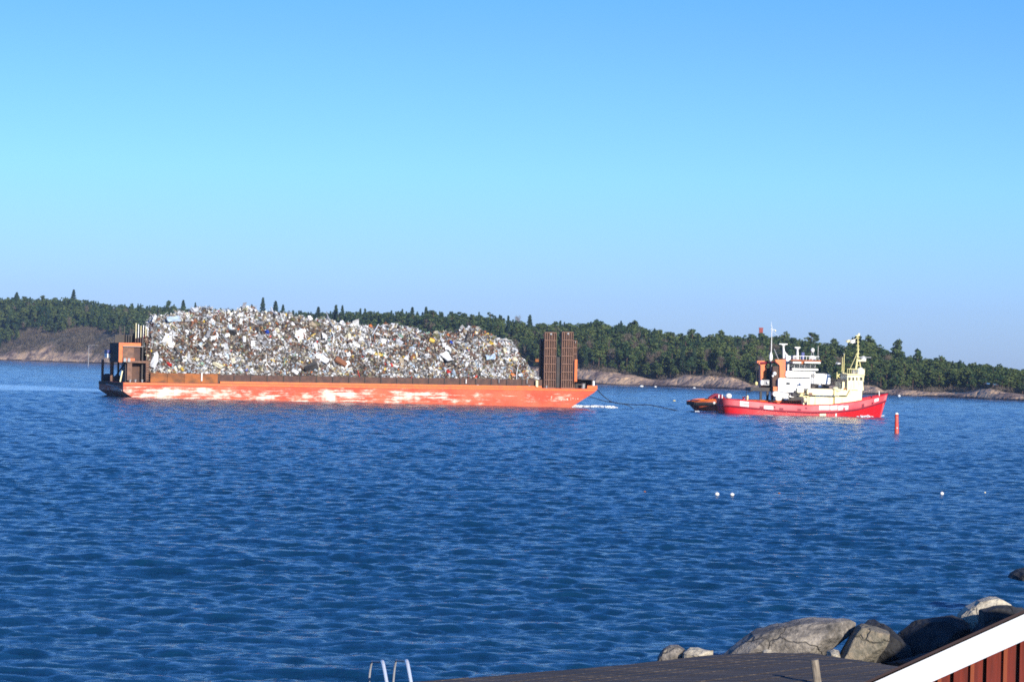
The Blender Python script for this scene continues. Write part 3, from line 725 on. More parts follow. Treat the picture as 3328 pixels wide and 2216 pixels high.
# stern bulkhead with dark uprights in front of the heap
bk = MB(); xb = x1 + 0.5
bk.box(xb, xb + 0.25, 2.0, 16.5, 2.73, z1 + 1.75); bk.box(x0 + 1.0, xb - 0.01, 8.4, 8.65, z1 - 1.0, z1 + 1.5)
bk.build('stern_bulkhead', M['dark'], barge)
for i in range(7):
    px = 389 + [0, 15, 34, 39, 44, 60, 66][i]
    x, zt = B(px, [1060, 1059, 1066, 1070, 1070, 1072, 1070][i], 8.8)
    MB().box(x - .09, x + .09, 8.66, 8.9, z1 - 0.4, zt).build('upright_post', M['dark'], barge)
for i, px in enumerate((441, 449, 457, 465, 473, 479)):
    x, zt = B(px, 1050 + i*2.2, 2.4); 
    MB().box(x - .10, x + .10, 2.2, 2.4, z1 + 0.1, zt - 0.3).build('upright_post', M['rust_dark'], barge)
    MB().box(x - .06, x + .05, 2.0, 2.19, zt - 2.7 + 0.2*i, zt - .1*(i % 3)).build('pale_stake', M['cream'] if i % 2 == 0 else M['white'], barge)
x, zt = B(425, 1188, 0.5); _, zb = B(425, 1230, 0.5)
xh, zh = B(392, 1235, -0.15); xg, zg = B(398, 1205, 0.3)
MB().tube([(xh, 0.2, 2.75), (xg, 0.4, zg)], 0.13, 8).build('hanging_hose', M['cream'], barge)
for (a, b, c, d) in ((474, 1180, 482, 1060), (413, 1180, 417, 1230)):
    pass
lad = MB()
xa, _ = B(476, 1200, 0.9)
for k in range(18): lad.box(xa, xa + 0.6, 0.86, 0.94, 2.9 + 0.42*k, 2.96 + 0.42*k)
lad.box(xa - 0.08, xa, 0.85, 0.95, 2.73, 10.6); lad.box(xa + 0.6, xa + 0.68, 0.85, 0.95, 2.73, 10.6); lad.build('stern_ladder', M['rust'], barge)

# loading ramps: two lattice leaves standing upright near the bow, on edge towards us
def ramp_leaf(px0, px1, pyt, y, name, nrib):
    x0, zt = B(px0, pyt, y); x1, _ = B(px1, pyt, y); zb = 2.73
    m = MB(); w = x1 - x0
    m.box(x0, x0 + 0.12, y, y + 0.5, zb, zt); m.box(x1 - 0.12, x1, y, y + 0.5, zb, zt)
    n = 7
    for k in range(n + 1):
        z = zb + (zt - zb - 0.16)*k/n; m.box(x0 + 0.121, x1 - 0.121, y - 0.02, y + 0.46, z, z + 0.16)
    for k in range(1, nrib):
        x = x0 + w*k/nrib; m.box(x - 0.065, x + 0.065, y + 0.02, y + 0.3, zb, zt - 0.17)
    o = m.build(name, M['rust'], barge)
    MB().box(x0 + 0.12, x1 - 0.12, y + 0.36, y + 0.44, zb, zt - 0.2).build('ramp_plate', M['rust_dark'], o)
    MB().box(x0 + w*.45, x0 + w*.6, y - 0.09, y - 0.022, zt - 0.5, zt - 0.2).build('lifting_eye', M['grey'], o)
ramp_leaf(1771, 1809, 1079, 0.6, 'loading_ramp', 5)
ramp_leaf(1827, 1864, 1078, 0.6, 'loading_ramp', 5)
ramp_leaf(1757, 1769, 1100, 3.6, 'loading_ramp', 2)
ramp_leaf(1863, 1876, 1106, 3.2, 'loading_ramp', 2)
xa, za = B(1810, 1160, 1.3); xb_, _ = B(1826, 1160, 1.3)
MB().box(xa, xb_, 1.3, 2.6, 2.73, za).build('ramp_hinge_tower', M['dark'], barge)
x, z = B(1868, 1168, 1.6); _, zb = B(1868, 1240, 1.6)
MB().box(x, x + 0.55, 1.6, 2.2, zb, z).build('ramp_cylinder', M['orange'], barge)
x, z = B(1738, 1160, 3.0); MB().box(x + .1, x + 0.8, 2.9, 3.4, z - .9, z - .3).build('ramp_bracket', M['rust_orange'], barge)
xa, za = B(1692, 1150, 3.0); xb_, zb_ = B(1752, 1185, 3.0)
MB().tube([(xa, 3.0, za), ((xa+xb_)/2, 3.0, (za+zb_)/2 - 0.15), (xb_, 3.0, zb_)], 0.09, 6).build('stay_cable', M['black'], barge)
# bow: bulwark box, winch, railing
xa, za = B(1884, 1234, 1.0); xb_, _ = B(1924, 1234, 1.0)
m = MB(); m.box(xa, xb_, 3.0, 3.2, 2.73, za); m.box(xb_ - 0.3, xb_, 0.4, 2.99, 2.73, za); m.box(xa, xb_, 0.4, 3.2, za + 0.001, za + 0.12); m.build('bow_shelter', M['dark'], barge)
MB().lathe(((xa+xb_)/2 - 0.3, 1.4, 2.73), [(0.45, 0), (0.3, 0.2), (0.3, 0.8), (0.45, 1.0)], 12).build('bow_winch', M['grey'], barge)
x, z = B(1930, 1238, 0.3)
MB().box(x - 0.25, x + 0.1, 0.15, 0.5, 2.73, z).build('bow_post', M['white'], barge)
bw = MB().box(89.8, 91.9, 0.02, 0.14, 2.76, 3.35); bw.box(91.75, 91.9, 0.14, W_ - 0.1, 2.76, 3.35); bw.build('bow_bulwark', M['orange'], barge)
# draught marks and plate letters near the bow (illegible short white strokes on the photo)
for px, py, w_, h_ in ((1752, 1296, .10, .5), (1792, 1292, .4, .9), (1823, 1300, .5, .5), (1843, 1297, .5, .6), (1855, 1296, .12, .8), (1862, 1294, .5, .3), (1870, 1298, .14, .7), (1878, 1296, .4, .3)):
    x, z = B(px, py, -0.02)
    MB().box(x - w_*.36, x + w_*.36, -0.03, -0.004, z - h_*.33, z + h_*.33).build('hull_mark', M['scuff'], barge)

# ------------------------------------------------------------------ scrap heap
crest = [(B(a, b, 9.0)) for a, b in HEAP]
cxs = np.array([c[0] for c in crest]); czs = np.array([c[1] for c in crest])
HX0, HX1 = 5.3, 80.6
_cb = [(5.5, 0), (7.5, -0.35), (16, 0.0), (40, -0.1), (62, -0.5), (70, 0.1), (80, 0)]
def crestz(x): return np.interp(x, cxs - 1.0, czs)
def heapz(x, y, rough=True):
    c = crestz(x); base = 4.15
    v = np.clip(np.abs(y - 9.0)/7.7, 0, 1)
    prof_ = (1 - v**1.9)*(0.97 + 0.03*np.cos(v*3.14))
    ex = np.clip((x - HX0 + 0.2)/1.2, 0, 1)*np.clip((HX1 - x + 0.2)/1.2, 0, 1)
    z = base + (c - base - 0.35)*prof_*ex**0.5
    if rough:
        n = fbm(x/3.1 + 7, y/3.1 + z/4 + 3, 4) - 0.47
        z = z + n*3.4*np.clip((z - base)/3, 0, 1) + (fbm(x/0.9, y/0.9, 3) - 0.45)*0.9*np.clip(0.25 + (z - base)/3, 0, 1)
    return z
M['scrap_core'] = mat('scrap_core', (0.03, 0.025, 0.022), 0.8, (0.14, 0.11, 0.09), 1.4, bump=0.3, c3=(0.20, 0.18, 0.16), scale3=2.4)
SC = {'white': ((0.80, 0.80, 0.80), .4), 'pale grey': ((0.52, 0.53, 0.55), .4), 'grey': ((0.26, 0.26, 0.27), .45), 'dark': ((0.05, 0.047, 0.045), .6), 'brown': ((0.11, 0.065, 0.045), .8),
      'cream': ((0.66, 0.60, 0.42), .5), 'bluish': ((0.40, 0.50, 0.60), .4), 'rusty': ((0.22, 0.09, 0.045), .85), 'green': ((0.20, 0.34, 0.25), .6), 'yellow': ((0.62, 0.42, 0.06), .5), 'red': ((0.50, 0.03, 0.02), .5), 'blue': ((0.02, 0.07, 0.45), .4), 'orange': ((0.70, 0.20, 0.04), .5), 'olive': ((0.14, 0.13, 0.06), .7), 'tan': ((0.36, 0.29, 0.20), .7)}
for k_, (c_, r_) in SC.items(): M['scrap_' + k_] = mat('scrap_' + k_.replace(' ', '_'), c_, r_, tuple(v_*0.55 for v_ in c_), 2.2, lo=0.5, hi=0.75)
gx = np.linspace(HX0, HX1, 560); gy = np.linspace(1.3, 16.7, 120); GX, GY = np.meshgrid(gx, gy, indexing='ij')
GZ = heapz(GX, GY); GZ[[0, -1], :] = 2.75; GZ[:, [0, -1]] = 2.75
ii = np.arange(GX.size).reshape(GX.shape)
F = np.stack([ii[:-1, :-1], ii[1:, :-1], ii[1:, 1:], ii[:-1, 1:]], -1).reshape(-1, 4)
mB = np.array(B.m)
def towor(P): return P @ mB[:3, :3].T + mB[:3, 3]
rs = np.random.RandomState(77)
# small pieces, thousands of them: one mass together with the core
def piece(kind, rs):
    """unit-ish piece (v,f), about 1 m long"""
    if kind == 'sheet':
        nx, ny = 5, 3; g = np.stack(np.meshgrid(np.linspace(-.5, .5, nx), np.linspace(-.35, .35, ny), indexing='ij'), -1).reshape(-1, 2)
        a = rs.uniform(-1.2, 1.2); z = 0.45*a*(g[:, 0]**2) + rs.normal(0, .06, len(g)) + 0.25*g[:, 0]*g[:, 1]*rs.normal()
        top = np.c_[g*(1 + rs.normal(0, .1, g.shape)), z]; bot = top - [0, 0, 0.025]
        f = []
        for i in range(nx - 1):
            for j in range(ny - 1):
                q = [i*ny + j, (i+1)*ny + j, (i+1)*ny + j + 1, i*ny + j + 1]; f.append(q); f.append([k + nx*ny for k in q[::-1]])
        return np.r_[top, bot], np.array(f)
    if kind == 'beam':
        m = MB(); t = rs.uniform(.04, .09); bend = rs.normal(0, .09, 2)
        m.tube([(-.9, 0, 0), (0, bend[0], bend[1]), (.9, bend[0]*rs.normal(), 0)], t, 4, cap=False); return np.array([tuple(a) for a in m.v]), np.array(m.f)
    if kind == 'drum':
        m = MB(); n = 8; v = []; 
        for k in range(n):
            a = 2*math.pi*k/n
            for sx_ in (-.42, -.39, .39, .42):
                r_ = .27 if abs(sx_) < .4 else .2
                v.append((sx_, r_*math.cos(a)*rs.uniform(.85, 1.05), r_*math.sin(a)*rs.uniform(.8, 1.05)))
        f = [[k*4 + j, k*4 + j + 1, ((k+1) % n)*4 + j + 1, ((k+1) % n)*4 + j] for k in range(n) for j in range(3)]
        for j in (0, 3):
            for k in range(1, n - 2, 2): f.append([j, k*4 + j, (k+1)*4 + j, (k+2)*4 + j] if k + 2 < n else [j, k*4 + j, (k+1)*4 + j, j + 4*(n-1)])
        return np.array(v), np.array(f)
    # crumpled block
    m = MB().box(-.42, .42, -.3, .3, -.26, .26); v = np.array(m.v); v += rs.normal(0, .10, v.shape); f = []
    # subdivide each face once with a dented centre
    vv = list(v); 
    for q in m.f:
        c = v[list(q)].mean(0)*rs.uniform(.72, 1.12); e_ = [((v[q[k]] + v[q[(k+1) % 4]])/2) for k in range(4)]
        b0 = len(vv); vv.append(c); vv += e_
        for k in range(4): f.append([q[k], b0 + 1 + k, b0, b0 + 1 + (k - 1) % 4])
    return np.array(vv), np.array(f)
def rotm(rs, nrm=None, jit=1.0):
    if nrm is None: a = rs.normal(size=3)
    else: a = np.array(nrm) + rs.normal(0, jit, 3)
    a /= np.linalg.norm(a); b = rs.normal(size=3); b -= a*b.dot(a); b /= np.linalg.norm(b); return np.stack([b, np.cross(a, b), a], 1)
LIB = {k: [piece(k, rs) for _ in range(8)] for k in ('sheet', 'beam', 'drum', 'block')}
names = list(SC)
pw = np.array([.15, .13, .13, .14, .14, .06, .045, .08, .010, .010, .005, .002, .007, .04, .11]); pw /= pw.sum()
_d = {'dark': 2.2, 'brown': 2.0, 'rusty': 2.2, 'olive': 2.0, 'white': .45, 'pale grey': .5, 'cream': .5}
pwd = pw*np.array([_d.get(n_, 1) for n_ in names]); pwd /= pwd.sum()  # darker mix for clumps: rust, plus shadow put into the colours
_d = {'dark': .5, 'brown': .5, 'rusty': .6, 'white': 1.5, 'pale grey': 1.7, 'grey': 1.2}
pwl = pw*np.array([_d.get(n_, 1) for n_ in names]); pwl /= pwl.sum()
VS = [np.stack([GX, GY, GZ], -1).reshape(-1, 3)]; FS = [F]; MS = [np.zeros(len(F), int)]; off = len(VS[0])
def hn(x, y):
    e_ = 0.5; return np.array([-(heapz(np.array([x+e_]), np.array([y]), 0)[0] - heapz(np.array([x-e_]), np.array([y]), 0)[0])/(2*e_), -(heapz(np.array([x]), np.array([y+e_]), 0)[0] - heapz(np.array([x]), np.array([y-e_]), 0)[0])/(2*e_), 1.0])
NS = 21000
for k in range(NS):
    x = rs.uniform(HX0 + .2, HX1 - .2); y = 1.4 + (rs.rand()**1.15)*9.5 if k % 9 else rs.uniform(10.5, 16.5)
    kind = rs.choice(['sheet', 'beam', 'drum', 'block'], p=[.34, .34, .08, .24])
    z = float(heapz(np.array([x]), np.array([y]))[0]); v, f = LIB[kind][rs.randint(8)]
    s_ = rs.uniform(.2, .62)*(1.5 if kind == 'beam' else 1); nn = hn(x, y); nn /= np.linalg.norm(nn)
    v = (v*s_) @ rotm(rs, nn, 0.7).T + np.array([x, y, z]) + nn*rs.uniform(-.05, .28)
    VS.append(v); FS.append(f + off); off += len(v)
    zn = fbm(np.array([x/4.2]), np.array([z/2.6 + 11]), 3)[0]
    c = rs.choice(len(names), p=(pwd if zn > .50 else (pwl if zn < .42 else pw))); MS.append(np.full(len(f), c + 1))
hp = fast_mesh('scrap_heap', towor(np.concatenate(VS)), np.concatenate(FS), [M['scrap_core']] + [M['scrap_' + n] for n in names], midx=np.concatenate(MS))
tag(hp, 'mountain of small mixed scrap metal filling the hold of the barge', 'scrap heap', kind='stuff')

# the larger pieces, one by one
def along(x):
    k = (x - 5.0)/3.12
    return k
ORD = ['first', 'second', 'third', 'fourth', 'fifth', 'sixth', 'seventh', 'eighth', 'ninth', 'tenth', 'eleventh', 'twelfth', 'thirteenth', 'fourteenth', 'fifteenth', 'sixteenth', 'seventeenth', 'eighteenth', 'nineteenth', 'twentieth', 'twenty-first', 'twenty-second', 'twenty-third', 'twenty-fourth', 'twenty-fifth']
used = {}
KN = {'sheet': ('scrap_sheet', 'sheet'), 'beam': ('scrap_pipe', 'bent pipe'), 'drum': ('scrap_drum', 'dented drum'), 'block': ('scrap_casing', 'crumpled casing')}
CAT = {'sheet': 'metal sheet', 'beam': 'pipe', 'drum': 'drum', 'block': 'metal casing'}
PM = {}
def place_piece(kind, colr, x, y, s_, label=None, group='larger pieces on the scrap heap', R3=None, lift=0.25, sc3=(1, 1, 1), name=None, cat=None):
    i = rs.randint(8); key = (kind, i, colr)
    if key not in PM:
        v, f = LIB[kind][i]; o_ = fast_mesh('tmp', v, f, M['scrap_' + colr]); PM[key] = o_.data; bpy.data.objects.remove(o_)
    o = bpy.data.objects.new(name or KN[kind][0], PM[key]); col.objects.link(o)
    nn = hn(x, y); nn /= np.linalg.norm(nn); z = float(heapz(np.array([x]), np.array([y]))[0])
    r3 = R3 if R3 is not None else rotm(rs, nn, 0.45)
    p = np.array([x, y, z]) + nn*lift*s_
    m4 = np.eye(4); m4[:3, :3] = r3 @ np.diag(np.array(sc3)*s_); m4[:3, 3] = p
    o.matrix_world = B.m @ Matrix(m4.tolist())
    hfrac = (z - 4.15)/max(1.0, float(crestz(x)) - 4.5)
    tag(o, label, cat or CAT[kind], group); return o, hfrac
def find_on_heap(px, py):
    """where the ray through a photo point meets the smooth heap surface"""
    o = B.i @ CO; d = (B.i.to_3x3() @ ray(px, py)); t = 460.0
    while t < 620:
        p = o + d*t
        if 1.3 < p.y < 16.5 and HX0 < p.x < HX1 and p.z < float(heapz(np.array([p.x]), np.array([p.y]))[0]): return p.x, p.y
        t += 0.15
    x, z = B(px, py, 8.0); return min(max(x, HX0 + .3), HX1 - .3), 8.5
SPEC = [ # px, py, kind, colour, size, stretch, label
 (500, 1185, 'block', 'pale grey', 2.9, (1, .7, .55), 'large grey steel box lying at the foot of the heap beside the stern bulkhead', 'scrap_tank', 'steel box'),
 (508, 1165, 'block', 'white', 2.0, (1, .7, .7), 'white rounded casing directly above the large grey box', None, None),
 (543, 1110, 'sheet', 'white', 2.6, (1, 1, 1.4), 'big crumpled white sheet with folded wings near the stern', None, None),
 (556, 1122, 'sheet', 'white', 2.0, (.7, 1.2, 1), 'white sheet hanging below the folded white one near the stern', None, None),
 (541, 1099, 'block', 'yellow', .95, (1, .9, .9), 'small yellow casing above the crumpled white sheet near the stern', None, None),
 (549, 1192, 'block', 'red', 1.25, (1, .9, 1), 'red casing at the foot of the heap, second panel from the stern', None, None),
 (708, 1195, 'block', 'cream', 2.3, (1.2, .7, .5), 'cream cushion-shaped panel at the foot of the heap near the white post', None, None),
 (866, 1086, 'block', 'blue', 1.15, (.8, 1, 1.2), 'bright blue casing high on the middle left of the heap', None, None),
 (812, 1072, 'block', 'yellow', .9, (1.2, .8, .6), 'yellow dented lump above and left of the blue casing', None, None),
 (928, 1063, 'block', 'yellow', .7, (1, .8, .9), 'small yellow piece below the left shoulder of the crest', None, None),
 (981, 1091, 'sheet', 'white', 2.4, (1, 1.3, 1), 'broad white dished panel in the upper middle of the heap', None, None),
 (967, 1103, 'sheet', 'white', 2.0, (.7, 1.2, 1), 'white torn panel leaning under the dished panel', None, None),
 (892, 1085, 'block', 'white', 1.4, (.8, .8, 1.2), 'white casing just right of the bright blue one', None, None),
 (1012, 1105, 'beam', 'yellow', 1.3, (1, 1.4, 1.4), 'yellowish bent strip running down the heap right of the dished panel', None, None),
 (1050, 1094, 'sheet', 'white', 2.0, (1.5, .6, 1), 'long white panel lying across the middle of the heap', None, None),
 (1082, 1104, 'sheet', 'white', 2.0, (1.5, .6, 1), 'long white panel continuing right of the one across the middle', None, None),
 (1113, 1054, 'block', 'white', 1.3, (1, .9, 1), 'white rounded casing on the crest left of the orange barrel', None, None),
 (1153, 1066, 'sheet', 'white', 2.9, (1.2, .9, 1.3), 'large white curved bodywork panel on the crest left of the orange barrel', None, None),
 (1207, 1060, 'drum', 'orange', 1.7, (1, 1, 1), 'orange barrel standing out on the crest of the heap', 'barrel', 'barrel'),
 (1171, 1112, 'block', 'white', 1.25, (1, .9, 1), 'white six-sided casing in the centre of the heap', None, None),
 (1230, 1155, 'sheet', 'yellow', 1.5, (1.2, .7, 1), 'mustard yellow curved sheet in the lower middle of the heap', None, None),
 (1045, 1167, 'sheet', 'white', 2.5, (1.3, .7, .6), 'large bright white panel low in the middle of the heap', None, None),
 (1104, 1180, 'drum', 'rusty', 3.4, (1, .75, .75), 'dark red-brown boiler lying low in the middle of the heap', 'scrap_boiler', 'boiler'),
 (1117, 1198, 'sheet', 'white', 1.9, (1.5, .7, .5), 'white upright panel directly below the red-brown boiler', None, None),
 (1006, 1200, 'block', 'dark', 3.0, (1.1, .8, .6), 'big dark rounded wreck at the foot of the heap left of the boiler', None, None),
 (1131, 1155, 'sheet', 'white', 1.3, (.8, 1, 1), 'white curved cowling right above the boiler', None, None),
 (886, 1175, 'sheet', 'yellow', 1.1, (.6, 1.2, 1), 'yellow bent plate low on the heap below the blue casing', None, None),
 (925, 1180, 'beam', 'green', 1.0, (1, 1.5, 1.5), 'pale green bent bar at the foot of the heap left of the wreck', None, None),
 (1272, 1190, 'drum', 'red', 1.0, (1, 1, 1), 'red drum with a grey rim low on the right half of the heap', None, None),
 (1320, 1172, 'block', 'white', 1.5, (.8, .8, 1.1), 'white casing on the lower right half of the heap, left of the biggest white sheet', None, None),
 (1275, 1127, 'sheet', 'white', 1.2, (1, .8, 1), 'white pointed sheet midway up the heap right of centre', None, None),
 (1358, 1079, 'sheet', 'white', 1.3, (1, .8, 1), 'white sheet on the shoulder left of the saddle', None, None),
 (1457, 1165, 'sheet', 'white', 3.3, (1, 1.1, 1.2), 'largest white sheet of the right half, hanging below the saddle', None, None),
 (1460, 1140, 'sheet', 'white', 2.0, (1.2, .8, 1), 'white torn sheet just above the largest one below the saddle', None, None),
 (1466, 1117, 'block', 'blue', .9, (1, .7, .6), 'small blue and dusty casing in the saddle of the heap', None, None),
 (1560, 1070, 'sheet', 'white', 1.9, (1, .8, 1), 'white plate on the very top of the right hump', None, None),
 (1548, 1088, 'block', 'yellow', .9, (1, 1, 1.1), 'ochre casing just under the top of the right hump', None, None),
 (1594, 1118, 'block', 'yellow', 1.3, (1, .8, 1), 'ochre dented casing midway down the right hump', None, None),
 (1673, 1146, 'block', 'white', 1.4, (.9, .9, 1.1), 'single white casing on the outer slope of the right hump', None, None),
 (1594, 1138, 'block', 'brown', 1.5, (1, .8, 1.2), 'brown rusted case beneath the ochre one on the right hump', None, None),
 (1592, 1165, 'sheet', 'bluish', 2.3, (1, .8, 1), 'bluish grey mesh plate in the middle of the right hump', None, None),
 (1640, 1168, 'sheet', 'white', 1.2, (1, 1, 1), 'white plate right of the bluish mesh plate', None, None),
 (1663, 1220, 'sheet', 'orange', 1.3, (1.2, .7, 1), 'orange plate at the foot of the heap near the ramps', None, None),
 (1710, 1210, 'block', 'cream', 1.3, (.9, .9, 1), 'cream casing at the right foot of the heap near the ramps', None, None),
 (1520, 1163, 'block', 'white', 1.0, (1, 1, 1), 'white lump left of the bluish mesh plate', None, None),
 (629, 1054, 'sheet', 'rusty', 1.3, (1, 1, 1), 'rust red sheet under the left crest', None, None),
 (565, 1045, 'sheet', 'bluish', 2.8, (1.3, .6, 1), 'pale bluish sheet under the stern end of the crest', None, None),
 (530, 1060, 'beam', 'pale grey', 1.9, (1, 1.5, 1.5), 'long pale girder slanting up near the stern uprights', None, None),
 (505, 1085, 'sheet', 'grey', 2.2, (1.4, .5, 1), 'grey flattened sheet right of the stern uprights', None, None),
 (700, 1030, 'beam', 'rusty', 1.6, (1, 1.6, 1.6), 'upright rusty bar sticking out of the left crest', None, None),
 (745, 1046, 'block', 'white', 1.0, (.8, .8, 1.5), 'white narrow casing on the left half, below the crest', None, None),
 (783, 1050, 'block', 'white', 1.1, (1, .8, 1.1), 'white triangular casing on the left half, below the crest', None, None),
 (1235, 1140, 'beam', 'grey', 1.7, (1, 1.2, 1.2), 'long grey bar across the middle right of the heap', None, None),
]
specpos = []
for px, py, kind, colr, s_, st_, lb, nm, ct in SPEC:
    x, y = find_on_heap(px, py); specpos.append((x, y))
    place_piece(kind, colr, x, y, s_*.84, lb, 'conspicuous pieces on the scrap heap', lift=0.22, sc3=st_, name=nm, cat=ct)
nbig = 298 - len(SPEC); k = 0
pwb = np.array([.32, .15, .10, .08, .09, .07, .05, .09, .01, .01, .006, .0, .006, .04, .08]); pwb /= pwb.sum()
lst = []
while k < nbig:
    x = rs.uniform(HX0 + .6, HX1 - .6); y = 1.6 + rs.rand()*7.6
    kind = rs.choice(['sheet', 'beam', 'drum', 'block'], p=[.42, .16, .12, .30]); colr = names[rs.choice(len(names), p=pwb)]
    s_ = rs.uniform(.75, 1.35)*(1.35 if kind == 'beam' else 1)
    if any(abs(x - a) < 1.0 and abs(y - b) < 1.0 for a, b in specpos): continue
    o, hf = place_piece(kind, colr, x, y, s_, sc3=(rs.uniform(.8, 1.4), rs.uniform(.7, 1.1), rs.uniform(.8, 1.3)))
    row = 'at the foot of' if hf < .22 else ('low on' if hf < .45 else ('midway up' if hf < .7 else ('high on' if hf < .92 else 'on the crest of')))
    size = 'small' if s_ < .9 else ('large' if s_ > 1.2 else '')
    n_ = ORD[min(24, int(along(x)))]
    lst.append((x, o, f"{size} {colr} {KN[kind][1]} {row} the heap over {n_} side panel".strip().replace('  ', ' ')))
    k += 1
for x, o, l_ in sorted(lst, key=lambda t: t[0]):
    c = used.get(l_, 0); used[l_] = c + 1
    o['label'] = l_ if c == 0 else l_ + f', {ordw[c]} from left'

# ------------------------------------------------------------------ tugs
def loft_hull(Lh, hbf, zlo, zhi, root, name, matl, ns=34, overhang=0.0, bottom=False):
    """a band of the shell between two height curves, both sides, closed below/above"""
    V = []; F = []; m = 5
    for i in range(ns):
        u = i/(ns - 1)
        for side in (-1, 1):
            for j in range(m):
                q = j/(m - 1); z = zlo(u) + (zhi(u) - zlo(u))*q
                hb, xo = hbf(u, z)
                V.append((u*Lh + xo, side*hb, z))
    def I(i, s_, j): return i*2*m + s_*m + j
    for i in range(ns - 1):
        for j in range(m - 1):
            F.append((I(i, 0, j), I(i+1, 0, j), I(i+1, 0, j+1), I(i, 0, j+1)))
            F.append((I(i, 1, j), I(i, 1, j+1), I(i+1, 1, j+1), I(i+1, 1, j)))
        F.append((I(i, 0, 0), I(i, 1, 0), I(i+1, 1, 0), I(i+1, 0, 0)))
    for i in (0, ns - 1):
        F.append(tuple([I(i, 0, j) for j in range(m)] + [I(i, 1, j) for j in range(m - 1, -1, -1)]))
    return mesh_obj(name, V, F, matl, root, True)
def strip_along(Lh, hbf, zf, r, root, name, matl, off=0.0, u0=0.0, u1=1.0, ns=40):
    ptsL = []; ptsR = []
    for i in range(ns):
        u = u0 + (u1 - u0)*i/(ns - 1); z = zf(u); hb, xo = hbf(u, z)
        ptsL.append((u*Lh + xo, -hb - off, z)); ptsR.append((u*Lh + xo, hb + off, z))
    return MB().tube(ptsL + ptsR[::-1] + [ptsL[0]], r, 6).build(name, matl, root)
def lin(*pts):
    a = [p[0] for p in pts]; b = [p[1] for p in pts]
    return lambda u: float(np.interp(u, a, b))
TH = R(9)
def hull_shape(beam, rake, stern=0.62):
    def f(u, z):
        hb = beam*float(np.interp(u, [0, .03, .08, .18, .62, .76, .88, .95, .985, 1], [stern, .8, .92, 1, 1, .9, .62, .34, .15, .02]))
        fl = 0.80 + 0.20*min(1, max(0, (z + 0.8)/2.6)); hb *= fl if u > .7 else (0.9 + 0.1*fl)
        xo = rake*(z - 3.0)*max(0, (u - .72)/.28)**2 - 0.35*(1 - u)**8*(z - 0.5)*0.6
        return hb, xo
    return f
# ---- near tug, red hull and pale yellow houses
q0 = at(2350, 1344, 516); near = empty('tugboat', (q0.x, q0.y + 4.4, 0)); near.rotation_euler = (0, 0, TH)
tag(near, 'red-hulled tugboat with pale yellow wheelhouse and lattice mast, nearest vessel', 'tugboat')
N1 = Frame(near); LN1 = N1(2878, 1300, 0)[0]
h1 = hull_shape(4.4, 0.28)
sheer = lin((0, 2.62), (.12, 2.45), (.3, 2.0), (.47, 1.85), (.62, 2.05), (.78, 2.75), (.9, 3.5), (1, 4.3))
strk = lin((0, 1.42), (.12, 1.15), (.3, .72), (.5, .55), (.65, .72), (.8, 1.35), (.92, 2.3), (1, 3.0))
loft_hull(LN1, h1, lambda u: -1.2, strk, near, 'hull', M['red_hull'])
loft_hull(LN1, h1, strk, lambda u: sheer(u), near, 'bulwark', M['red_faded'])
strip_along(LN1, h1, strk, 0.16, near, 'fender_strip', M['red_dark'], 0.04)
strip_along(LN1, h1, lambda u: sheer(u) + .03, 0.09, near, 'bulwark_rail', M['red_hull'], 0.0)
def side_y(u, z): return -h1(u, z)[0]
def plate(px0, py0, px1, py1, matl, name, th=0.05, rounded=0.0):
    xm = N1((px0 + px1)/2, (py0 + py1)/2, -4.3)[0]; u = min(.99, max(.01, xm/LN1))
    y0 = side_y(u, 1.8)
    x0, z1 = N1(px0, py0, y0); x1, z0 = N1(px1, py1, y0)
    n = 7; V = []; F = []
    for i in range(n):
        x = x0 + (x1 - x0)*i/(n - 1); zz0, zz1 = z0, z1
        sl_ = (strk(min(1, x/LN1)) - strk(min(1, (x0 + x1)/2/LN1))); zz0 += sl_; zz1 += sl_
        for zq in (zz0, zz1):
            yy = side_y(min(.995, max(.005, x/LN1)), zq); V += [(x, yy - 0.02 - th, zq), (x, yy + 0.05, zq)]
    for i in range(n - 1):
        a, b = 4*i, 4*i + 4
        F += [(a, b, b + 2, a + 2), (a + 1, a + 3, b + 3, b + 1), (a + 2, b + 2, b + 3, a + 3), (a, a + 1, b + 1, b)]
    e_ = 4*(n - 1); F += [(0, 2, 3, 1), (e_, e_ + 1, e_ + 3, e_ + 2)]
    return mesh_obj(name, V, F, matl, near)
# name board at the stern: two blurred rows of white letters, kept as white strokes
for r_i, (ya, yb) in enumerate(((1303, 1310), (1312, 1319))):
    for k in range(6 if r_i == 0 else 7):
        w_ = 29/(6 if r_i == 0 else 7)
        plate(2404.5 + k*w_, ya + k*.5, 2404.5 + (k + .88)*w_, yb + k*.5, M['white'], 'name_letter')
plate(2483, 1318, 2513, 1330, M['white'], 'white_hull_patch')
for a, b in ((2662, 2695), (2698.5, 2721), (2724, 2741), (2742.5, 2757)): plate(a, 1317.5, b, 1332, M['white'], 'hull_lettering_block')
plate(2842, 1295, 2858, 1305, M['white'], 'bow_name_plate')
for a, b, c, d in ((2469, 1320, 2481, 1327), (2533, 1325, 2546, 1332), (2592, 1328, 2604, 1334), (2801, 1312, 2809, 1323)): plate(a, b, c, d, M['red_dark'], 'freeing_port')
for a, b in ((2517, 1323), (2620, 1326), (2837, 1310)): plate(a - 3, b - 3, a + 3, b + 3, M['red_dark'], 'hawse_hole')
plate(2715, 1343, 2719, 1352, M['white'], 'draught_mark'); plate(2664, 1344, 2684, 1351, M['cream'], 'cooling_water_outlet')
MB().box(1.4, LN1*0.74, -3.4, 3.4, 1.1, 1.25).build('deck', M['brown_deck'], near)
